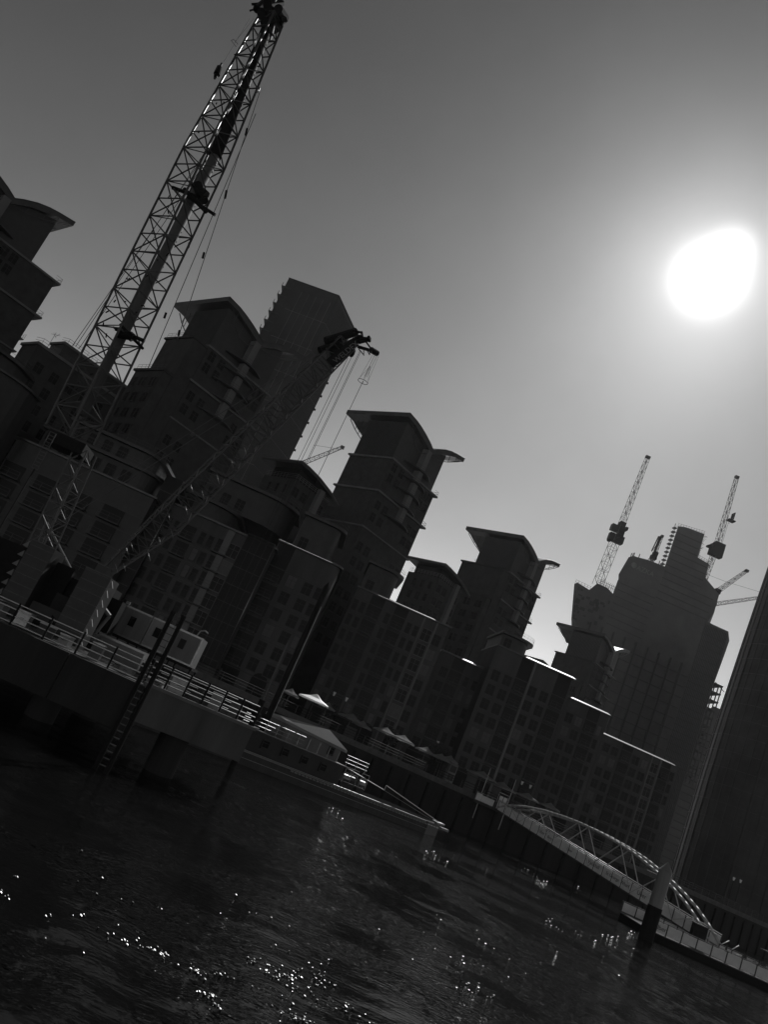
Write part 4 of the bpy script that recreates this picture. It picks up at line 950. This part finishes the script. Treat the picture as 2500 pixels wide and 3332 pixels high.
MB().path([(12, .9, 3.1), (17.5, .7, 2.5), (17.5, .7, 3.0), (27.6, 1.6, 1.5)], .05, 6).path([(17.5, .7, 2.5), (27.4, 1.6, 1.35)], .03).build('bow_rail', 'galv', vs_)
bw = MB(); bw.prism([(26.4, .6), (28.6, 1.5), (28.9, 2.4), (27.2, 2.2)], 1.31, 1.5); bw.box(27.0, 28.2, .3, .7, .95, 1.2); bw.build('bow_plate', 'white', vs_)
dr_ = MB()
for (x0, x1) in ((-1.6, 4.2), (4.4, 5.6), (11.2, 14.2)):
    for h in (.35, .7, 1.05): dr_.beam((x0, .6, 3.22 + h), (x1, .6, 3.22 + h), .03, 6)
for i in range(13): x = -1.6 + i * 1.3; dr_.beam((x, .6, 3.2), (x, .6, 4.3), .03, 6)
dr_.build('guard_rail', 'galv', vs_, kind='stuff')
sh = thing('deck_shed', 'grey shed under a peaked canvas on the moored vessel', 'shed', (-2.3, 75, 0), 35.2)
MB().box(3.6, 10.8, 1.4, 4.4, 3.22, 4.75).build('wall', 'cabin', sh)
put('window', window_mesh(.55, .6, 0, 'dark'), sh, (9.6, 1.4, 3.7))
cv = MB(); A_, B_, C_, D_ = (3.0, 1.1, 4.95), (11.3, 1.1, 4.62), (11.3, 4.7, 4.7), (3.0, 4.7, 4.95)
ap = (9.4, 2.6, 5.75); sd = (7.6, 2.6, 4.98); ln_ = (3.2, 2.6, 5.1)
cv.v = [A_, B_, C_, D_, ap, sd, ln_] + [(x, y, z - .25) for x, y, z in (A_, B_, C_, D_)]; cv.f = [[0, 1, 4], [0, 4, 5, 6], [1, 2, 4], [2, 3, 6, 5, 4], [3, 0, 6], [0, 7, 8, 1], [1, 8, 9, 2], [2, 9, 10, 3], [3, 10, 7, 0]]; cv.m = [0] * 9
cv.build('canopy', 'canvas', sh)
# crew on the aft deck -- small mechanical clutter forward
for i, (x, y, lab, m_) in enumerate(((12.4, 1.2, 'rearmost winch drum on the vessel foredeck', 'galv'), (13.5, 1.6, 'middle winch drum on the vessel foredeck', 'steel'), (14.8, 1.4, 'foremost winch drum on the vessel foredeck', 'galv'))):
    c, s_ = math.cos(rad(35.2)), math.sin(rad(35.2)); t = thing('winch', lab, 'winch', (-2.3 + x * c - y * s_, 75 + x * s_ + y * c, 1.3), 35.2, 'winches on the vessel foredeck')
    MB().box(-.5, .5, -.3, .3, 0, .5).build('base', 'dark', t); MB().beam((-.4, 0, .9), (.4, 0, .9), .35, 12).build('drum', m_, t)
    MB().path([(-.5, -.3, .4), (-.5, -.3, 1.9), (.5, -.3, 1.9), (.5, -.3, .4)], .04).path([(-.5, -.3, 1.4), (.5, -.3, 1.4)], .03).build('frame', 'galv', t)

# ------------------------------------------------------------------ promenade: rails, parasols, lamps, kiosk, trees
pr_ = thing('promenade_balustrade', 'steel balustrade along the top of the river wall', 'railing', (0, 0, 0))
bm = MB(); nd = 0
pbar = shared('baluster_post', MB().box(-.04, .04, -.04, .04, 0, 1.1), ['steel'])
for (x0, y0), (x1, y1) in list(zip(BANK, BANK[1:]))[2:7]:
    for h in (1.1, .75, .4): bm.beam((x0 - .2, y0 + .4, 5.75 + h), (x1 - .2, y1 + .4, 5.75 + h), .035 if h < 1 else .05, 6)
    k = int(math.hypot(x1 - x0, y1 - y0) / 2.2)
    for i in range(k): put('baluster_post', pbar, pr_, (x0 - .2 + (x1 - x0) * i / k, y0 + .4 + (y1 - y0) * i / k, 5.75))
bm.build('rail', 'black', pr_)
def banky(x):
    for (x0, y0), (x1, y1) in zip(BANK, BANK[1:]):
        if x0 <= x < x1: return y0 + (y1 - y0) * (x - x0) / (x1 - x0)
    return 150
def parasol_mesh(w, h, n=8, rot=.5):
    b_ = MB(); ap = (0, 0, h); rim = []; mid = []
    for i in range(n):
        t_ = 2 * math.pi * (i + rot) / n; rim.append((w * math.cos(t_), w * math.sin(t_), .55 if i % 2 or n < 8 else .62)); mid.append((w * .42 * math.cos(t_), w * .42 * math.sin(t_), .55 + (h - .55) * .42))
    b_.v = [ap] + mid + rim + [(x, y, z - .22) for x, y, z in rim]
    for i in range(n):
        j = (i + 1) % n; b_.f += [[0, 1 + i, 1 + j], [1 + i, 1 + n + i, 1 + n + j, 1 + j], [1 + n + i, 1 + 2 * n + i, 1 + 2 * n + j, 1 + n + j]]; b_.m += [0, 0, 0]
    return b_
def parasol(label, x, y, w, zt, h=1.4):
    t = thing('parasol', label, 'parasol', (x, y, 5.5), rr_.uniform(0, 40), 'canvas parasols along the promenade')
    big = 'blazing in' in label
    if big: t.rotation_euler = (0, 0, rad(-8)); w = 2.8; h = 1.5
    me = shared('canopy', parasol_mesh(w, h, 4, .5) if big else parasol_mesh(w, h), ['lit_canvas' if big else 'canvas']); put('canopy', me, t, (0, 0, zt - 5.5 - h))
    MB().beam((0, 0, 0), (0, 0, zt - 5.5 - .1), .06, 8).build('pole', 'steel', t); MB().box(-.5, .5, -.5, .5, 0, .12).build('base', 'black', t)
    return t
tn = [((1033, 2258), 112, 2.0, 'large white parasol blazing in the sun on the promenade'), ((952, 2240), 112, 1.4, 'small parasol half in the sun, left of the blazing one'),
      ((1072, 2285), 116, 1.3, 'shaded parasol tucked right behind the blazing white one'), ((1150, 2322), 118, 2.1, 'first grey parasol right of the lamp post pair'), ((1185, 2345), 119, 1.6, 'grey parasol overlapping the first grey one on its right'), ((1262, 2367), 122, 2.0, 'grey parasol left of the clipped tree'),
      ((1318, 2392), 124, 2.0, 'grey parasol between the two thin lamp poles'), ((1392, 2430), 127, 1.7, 'grey parasol beside the single lamp post'), ((1440, 2452), 129, 1.8, 'grey parasol left of the notice kiosk'), ((1470, 2458), 131, 1.5, 'grey parasol right against the notice kiosk'),
      ((1575, 2510), 130, 2.6, 'wide parasol left of the footbridge gate'), ((1640, 2545), 132, 2.4, 'wide parasol just above the footbridge gate'), ((1722, 2580), 136, 2.1, 'parasol above the shore end of the footbridge arch'), ((1795, 2612), 140, 1.9, 'rightmost parasol, above the footbridge arch')]
for (px, py), Y, w, lab in tn:
    a = at(px, py, Y); parasol(lab, a.x, max(Y, banky(a.x) + 3.0), w, a.z, 1.3)
def lamp(label, px, py, Y):
    a = at(px, py, Y); t = thing('street_lamp', label, 'lamp', (a.x, a.y, 5.5), 0, 'lantern street lamps on the promenade'); h = a.z - 5.5
    MB().beam((0, 0, 0), (0, 0, h - .35), .07, 8, .05).beam((0, 0, 0), (0, 0, .7), .14, 8).build('post', 'black', t)
    MB().beam((0, 0, h - .3), (0, 0, h + .3), .13, 6, .24).build('lantern', 'lamp', t); MB().beam((0, 0, h + .3), (0, 0, h + .5), .32, 6, .04).build('cap', 'black', t)
for px, py, Y, lab in ((1088, 2258, 122, 'lantern lamp right above the blazing white parasol'), (1128, 2276, 124, 'lantern lamp second along from the blazing white parasol'), (1425, 2417, 135, 'lantern lamp beside the clipped trees'), (1700, 2548, 142, 'left lantern lamp of the pair above the footbridge'), (1727, 2560, 143, 'right lantern lamp of the pair above the footbridge'),
                       (2390, 2860, 165, 'left lantern lamp of the pair at the far right'), (2412, 2868, 166, 'right lantern lamp of the pair at the far right')): lamp(lab, px, py, Y)
# clipped trees
def tree(label, x, y, h, r):
    t = thing('clipped_tree', label, 'tree', (x, y, 5.5), 0, 'clipped round trees on the promenade')
    MB().beam((0, 0, 0), (0, 0, h - r), .12, 8, .07).path([(0, 0, h - r * 1.3), (r * .4, .1, h - r * .5)], .05).path([(0, 0, h - r * 1.3), (-r * .4, -.1, h - r * .4)], .05).build('trunk', 'black', t)
    c = MB(); rn = random.Random(int(x * 10))
    for i in range(900):
        d = Vector((rn.gauss(0, 1), rn.gauss(0, 1), rn.gauss(0, 1))).normalized() * r * (rn.random() ** .4) * rn.uniform(.85, 1.12); o = Vector((0, 0, h - r * .6)) + d
        u = Vector((rn.gauss(0, 1), rn.gauss(0, 1), rn.gauss(0, 1))).normalized() * .16; v = u.cross(Vector((rn.gauss(0, 1), rn.gauss(0, 1), rn.gauss(0, 1)))).normalized() * .12
        k = len(c.v); c.v += [tuple(o - u), tuple(o + v), tuple(o + u), tuple(o - v)]; c.f.append([k, k + 1, k + 2, k + 3]); c.m.append(0)
    c.build('crown', 'leaf', t, kind='stuff')
for px, py, Y, r, lab in ((1432, 2428, 133, 1.5, 'larger clipped tree by the single lantern lamp'), (1455, 2448, 134, 1.1, 'smaller clipped tree right of the larger one'), (1285, 2385, 130, 1.2, 'clipped tree between the grey parasols'), (1080, 2300, 127, 1.3, 'clipped tree behind the blazing white parasol')):
    a = at(px, py, Y); tree(lab, a.x, a.y, a.z - 5.5, r)
# kiosk
a = at(1490, 2488, 128); t = thing('notice_kiosk', 'pale narrow notice kiosk on the promenade left of the gate', 'kiosk', (a.x, 131, 5.5), 20)
MB().box(-.75, .75, -.4, .4, 0, 3.2).build('frame', 'cabin', t); MB().box(-.55, .55, -.45, -.41, .5, 1.5).box(-.55, .55, -.45, -.41, 1.8, 2.8).build('notice_board', 'dark', t)
# flag poles
for px, py, lab in ((1598, 2500, 'left thin pole rising from the pier gate'), (1672, 2535, 'right thin pole rising from the pier gate')):
    a = at(px, py, 122); t = tag(MB().beam((0, 0, 0), (0, 0, a.z - 2.5), .06, 8, .04).build('gate_pole', 'galv'), lab, 'pole', 'thin poles at the pier gate'); t.location = (a.x, 122 if px < 1650 else 120.5, 2.5)
# gate house at the shore end of the footbridge
t = thing('pier_gate', 'cluttered pale pier gate with panels at the shore end of the footbridge', 'gate', (31.6, 122.6, 0), 25)
MB().box(-3.2, 3.0, -.6, 3.5, 4.7, 5.0).build('landing', 'steel', t)
fr = MB()
for x in (-3, -2, -1, 0, .9, 2.8): fr.beam((x, -.5, 5), (x, -.5, 7.2 if x > 0 else 6.3), .05)
fr.beam((.9, -.5, 7.4), (2.8, -.5, 7.4), .06); fr.beam((-3.1, -.5, 6.2), (.9, -.5, 6.3), .04); fr.build('frame', 'galv', t)
for i, x in enumerate((-2.95, -1.9, -1.1, -.3, 1.2, 2.0)):
    w, h = (.8, .9) if i else (1.0, 1.0)
    if i > 3: w, h = .65, 1.9
    put('panel', shared('panel', MB().box(0, w, -.55, -.5, 0, h), ['panel', ]), t, (x, 0, 5.1))
for (x0, x1, y, z) in ((24.5, 29.5, 118.9, 6.3), (24.5, 29.5, 118.9, 5.9)): pass

# ------------------------------------------------------------------ footbridge to the pier
t = thing('pier_footbridge', 'arched steel footbridge with pale lettered side panels, sloping down to the pier', 'bridge', (34.0, 123, 0))
O = Vector(t.location)
E0, E1 = Vector((34.0, 123, 5.15)), Vector((49.7, 87.5, 1.75))
dirv = (E1 - E0); fl = Vector((dirv.x, dirv.y, 0)).normalized(); sdv = Vector((fl.y, -fl.x, 0))   # sdv points to far/right side
if sdv.x < 0: sdv = -sdv
W2 = 1.9
def bp_(t_, side, h): return E0 + dirv * t_ + sdv * (side * W2 / 2) + Vector((0, 0, h)) - O
HT = [(0, .15), (.06, 1.3), (.15, 2.35), (.25, 3.2), (.353, 3.8), (.44, 4.15), (.526, 4.3), (.61, 4.3), (.688, 4.15), (.78, 3.6), (.85, 2.95), (.902, 2.3), (.95, 1.45), (1, .3)]
def hh(t_):
    for (a, b2), (c, d) in zip(HT, HT[1:]):
        if a <= t_ <= c: return b2 + (d - b2) * (t_ - a) / (c - a)
    return 0
dk = MB(); dk.v = [tuple(bp_(a, s, h)) for h in (-.28, 0) for a, s in ((0, -1), (1, -1), (1, 1), (0, 1))]; dk.f = [[3, 2, 1, 0], [4, 5, 6, 7], [0, 1, 5, 4], [1, 2, 6, 5], [2, 3, 7, 6], [3, 0, 4, 7]]; dk.m = [0] * 6
dk.build('deck', 'steel', t)
for s in (-1, 1):
    arc = MB(); arc.path([bp_(i_ / 40, s, hh(i_ / 40)) for i_ in range(41)], .17, 8); arc.build('arch', 'bridge', t, smooth=True)
    wb = MB(); nodes = [.06, .22, .42, .62, .80, .95]
    for i, c in enumerate(nodes[:-1]):
        md = (nodes[i] + nodes[i + 1]) / 2
        wb.beam(bp_(c, s, hh(c)), bp_(md, s, 0), .075, 6); wb.beam(bp_(md, s, 0), bp_(nodes[i + 1], s, hh(nodes[i + 1])), .075, 6)
    wb.build('web_member', 'bridge', t)
xb = MB()
for c in (.22, .42, .62, .80): xb.beam(bp_(c, -1, hh(c)), bp_(c, 1, hh(c)), .05); 
for a, c in ((.22, .42), (.42, .62), (.62, .8)): xb.beam(bp_(a, -1, hh(a)), bp_(c, 1, hh(c)), .04)
xb.build('cross_brace', 'bridge', t)
for s in (-1, 1):
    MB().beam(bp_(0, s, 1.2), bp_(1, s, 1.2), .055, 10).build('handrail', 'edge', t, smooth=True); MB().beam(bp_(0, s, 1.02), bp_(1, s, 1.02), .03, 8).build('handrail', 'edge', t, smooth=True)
npn = 24
for i in range(npn):
    a, c = (i + .06) / npn, (i + .94) / npn
    for s in (-1, 1):
        pm = MB(); o_ = Vector((0, 0, 0)); th_ = sdv * .02
        q1 = [bp_(a, s * 1.04, -.12), bp_(c, s * 1.04, -.12), bp_(c, s * 1.04, .98), bp_(a, s * 1.04, .98)]
        pm.v = [tuple(p_ - th_) for p_ in q1] + [tuple(p_ + th_) for p_ in q1]; pm.f = [[0, 1, 2, 3], [7, 6, 5, 4]] + [[k, 4 + k, 4 + (k + 1) % 4, (k + 1) % 4] for k in range(4)]; pm.m = [0] * 6
        pm.build('side_panel', 'panel', t)
ppm = shared('rail_post', MB().beam((0, 0, -.25), (0, 0, 1.2), .05), ['steel'])
for i in range(npn + 1):
    for s in (-1, 1): put('rail_post', ppm, t, bp_(i / npn, s * 1.02, 0))
ux = dirv.normalized(); uz = Vector((0, 0, 1)); uz = (uz - ux * uz.dot(ux)).normalized(); uy = ux.cross(uz)
def btext(s, tt, size, h):
    mtx = Matrix((ux, uz, uy)).transposed().to_4x4(); mtx.translation = bp_(tt, -1.09, h); text(s, size, None, t, 'letter', matrix=mtx, extr=.004)
btext('Uber', .255, .6, .32); btext('Boat', .305, .5, .3); btext('Uber', .41, .5, .3); btext('Vauxhall', .515, .62, .34); btext('St George', .60, .55, .34); btext('Wharf', .665, .55, .34); btext('Uber', .735, .7, .3)

# pier pile with pointed cap
a = at(2150, 2895, 80); t = thing('pier_pile', 'thick steel pile with a pointed cap and pale sleeve in front of the footbridge', 'pile', (a.x, 80, 0))
MB().beam((0, 0, -4), (0, 0, 3.1), .7, 28).build('shaft', 'black', t, smooth=False)
MB().beam((0, 0, 3.1), (0, 0, 6.45), .64, 28).build('sleeve', 'pier', t); MB().beam((0, 0, 6.45), (0, 0, 7.35), .67, 28, .04).build('cap', 'pier', t)

# floating pier at the right
t = thing('floating_pier', 'floating passenger pier with pale lettered rail panels at the lower right', 'pier', (0, 0, 0))
MB().box(41.2, 84, 84, 91.5, -.6, .62).build('pontoon', 'black', t); MB().box(41.1, 84, 83.9, 91.6, .62, .72).build('deck', 'conc', t)
r_ = MB()
for y in (83.95, 91.5):
    for h, r in ((1.15, .045), (.1, .03)): r_.beam((41.1, y, .72 + h), (84, y, .72 + h), r, 8)
r_.build('handrail', 'galv', t)
pme = shared('rail_panel', MB().box(0, 1.5, -.02, .02, .15, 1.05), ['panel']); pst = shared('rail_post', MB().box(-.06, .06, -.05, .05, 0, 1.2), ['steel'])
for i in range(24):
    x = 41.2 + i * 1.62
    for y in (83.95, 91.5): put('rail_panel', pme, t, (x + .06, y, .72)); put('rail_post', pst, t, (x, y, .72))
text('Uber', .6, (41.5, 83.9, 1.1), t, 'letter', extr=.004); text('Uber', .6, (59.4, 83.9, 1.1), t, 'letter', extr=.004)
sgn = MB(); sgn.box(0, 1.3, -.05, .05, 0, 1.4)
o = thing('pier_machine', 'black ticket machine on the floating pier beside the pile', 'machine', (46.2, 85.5, .72)); MB().box(0, 1.5, 0, .6, 0, 2.3).build('casing', 'black', o); MB().box(.3, 1.2, -.03, 0, 1.2, 1.8).build('screen', 'glass', o)
MB().box(-.05, 1.55, -.05, .65, 2.3, 2.38).build('top', 'steel', o)
sh = thing('pier_shelter', 'glazed waiting shelter on the floating pier at the right edge', 'shelter', (56.5, 86.5, .72))
MB().box(0, 14, 0, 4, 2.4, 2.55).build('roof', 'steel', sh)
for i in range(7): put('glass_panel', shared('glass_panel', MB().box(0, 1.9, 0, .05, .1, 2.35), ['panel']), sh, (.05 + i * 2, 0, 0))
gp_ = MB()
for i in range(8): gp_.box(i * 2 - .05, i * 2 + .05, -.03, .08, 0, 2.4)
gp_.build('post', 'steel', sh)
br_ = MB()
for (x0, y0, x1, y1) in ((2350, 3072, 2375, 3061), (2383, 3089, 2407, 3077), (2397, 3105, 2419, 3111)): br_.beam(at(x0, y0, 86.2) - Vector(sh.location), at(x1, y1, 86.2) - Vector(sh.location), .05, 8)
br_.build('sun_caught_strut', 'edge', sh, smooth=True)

# people waiting on the pier
def person(label, x, y, z, h=1.72, rz=0, arm=0.2, m_='cloth'):
    t = thing('person', label, 'person', (x, y, z), rz, None)
    me = bpy.data.meshes.new('body'); s = h / 1.72
    V = [(0, 0, .95), (0, 0, 1.15), (0, 0, 1.38), (0, 0, 1.5), (0, .01, 1.62), (.1, 0, .9), (.11, .02, .5), (.11, 0, .08), (.11, -.14, .04), (-.1, 0, .9), (-.11, -.04, .5), (-.11, .03, .08), (-.11, -.1, .04),
         (.19, 0, 1.38), (.24, .02, 1.1), (.24, -arm, .92), (-.19, 0, 1.38), (-.24, .02, 1.1), (-.22, -arm * .6, .88)]
    Ed = [(0, 1), (1, 2), (2, 3), (3, 4), (0, 5), (5, 6), (6, 7), (7, 8), (0, 9), (9, 10), (10, 11), (11, 12), (2, 13), (13, 14), (14, 15), (2, 16), (16, 17), (17, 18)]
    Rr = [.15, .14, .16, .06, .105, .1, .07, .05, .04, .1, .07, .05, .04, .07, .05, .04, .07, .05, .04]
    me.from_pydata([tuple(Vector(v) * s) for v in V], Ed, []); me.materials.append(M[m_])
    o = bpy.data.objects.new('body', me); COL.objects.link(o); o.parent = t
    md = o.modifiers.new('skin', 'SKIN'); 
    if not me.skin_vertices: 
        bpy.context.view_layer.objects.active = o
    for i, sv in enumerate(me.skin_vertices[0].data): sv.radius = (Rr[i] * s, Rr[i] * s * .85)
    me.skin_vertices[0].data[0].use_root = True
    o.modifiers.new('sub', 'SUBSURF').levels = 1
    hb = MB(); hb.beam((0, .02, 1.6 * s), (0, .03, 1.74 * s), .1 * s, 8, .05 * s); hb.build('hair', 'black', t)
    return t
ppl = [(51.6, 84.8, 'person in dark clothes leaning at the pier rail, leftmost of the group', 0, 1.7), (52.6, 84.6, 'person in pale top at the pier rail, second from the left', 20, 1.62), (53.7, 84.9, 'tallest dark dressed person at the pier rail', -15, 1.8),
       (54.9, 84.7, 'person at the pier rail right of the tallest one', 10, 1.66), (50.4, 86.2, 'person stepping off the foot of the footbridge', 60, 1.75)]
for i, (x, y, lab, rz, h) in enumerate(ppl): person(lab, x, y, .72, h, rz, .15 + .05 * i, ['cloth', 'cabin', 'cloth', 'dark', 'cloth'][i])['group'] = 'people waiting on the floating pier'
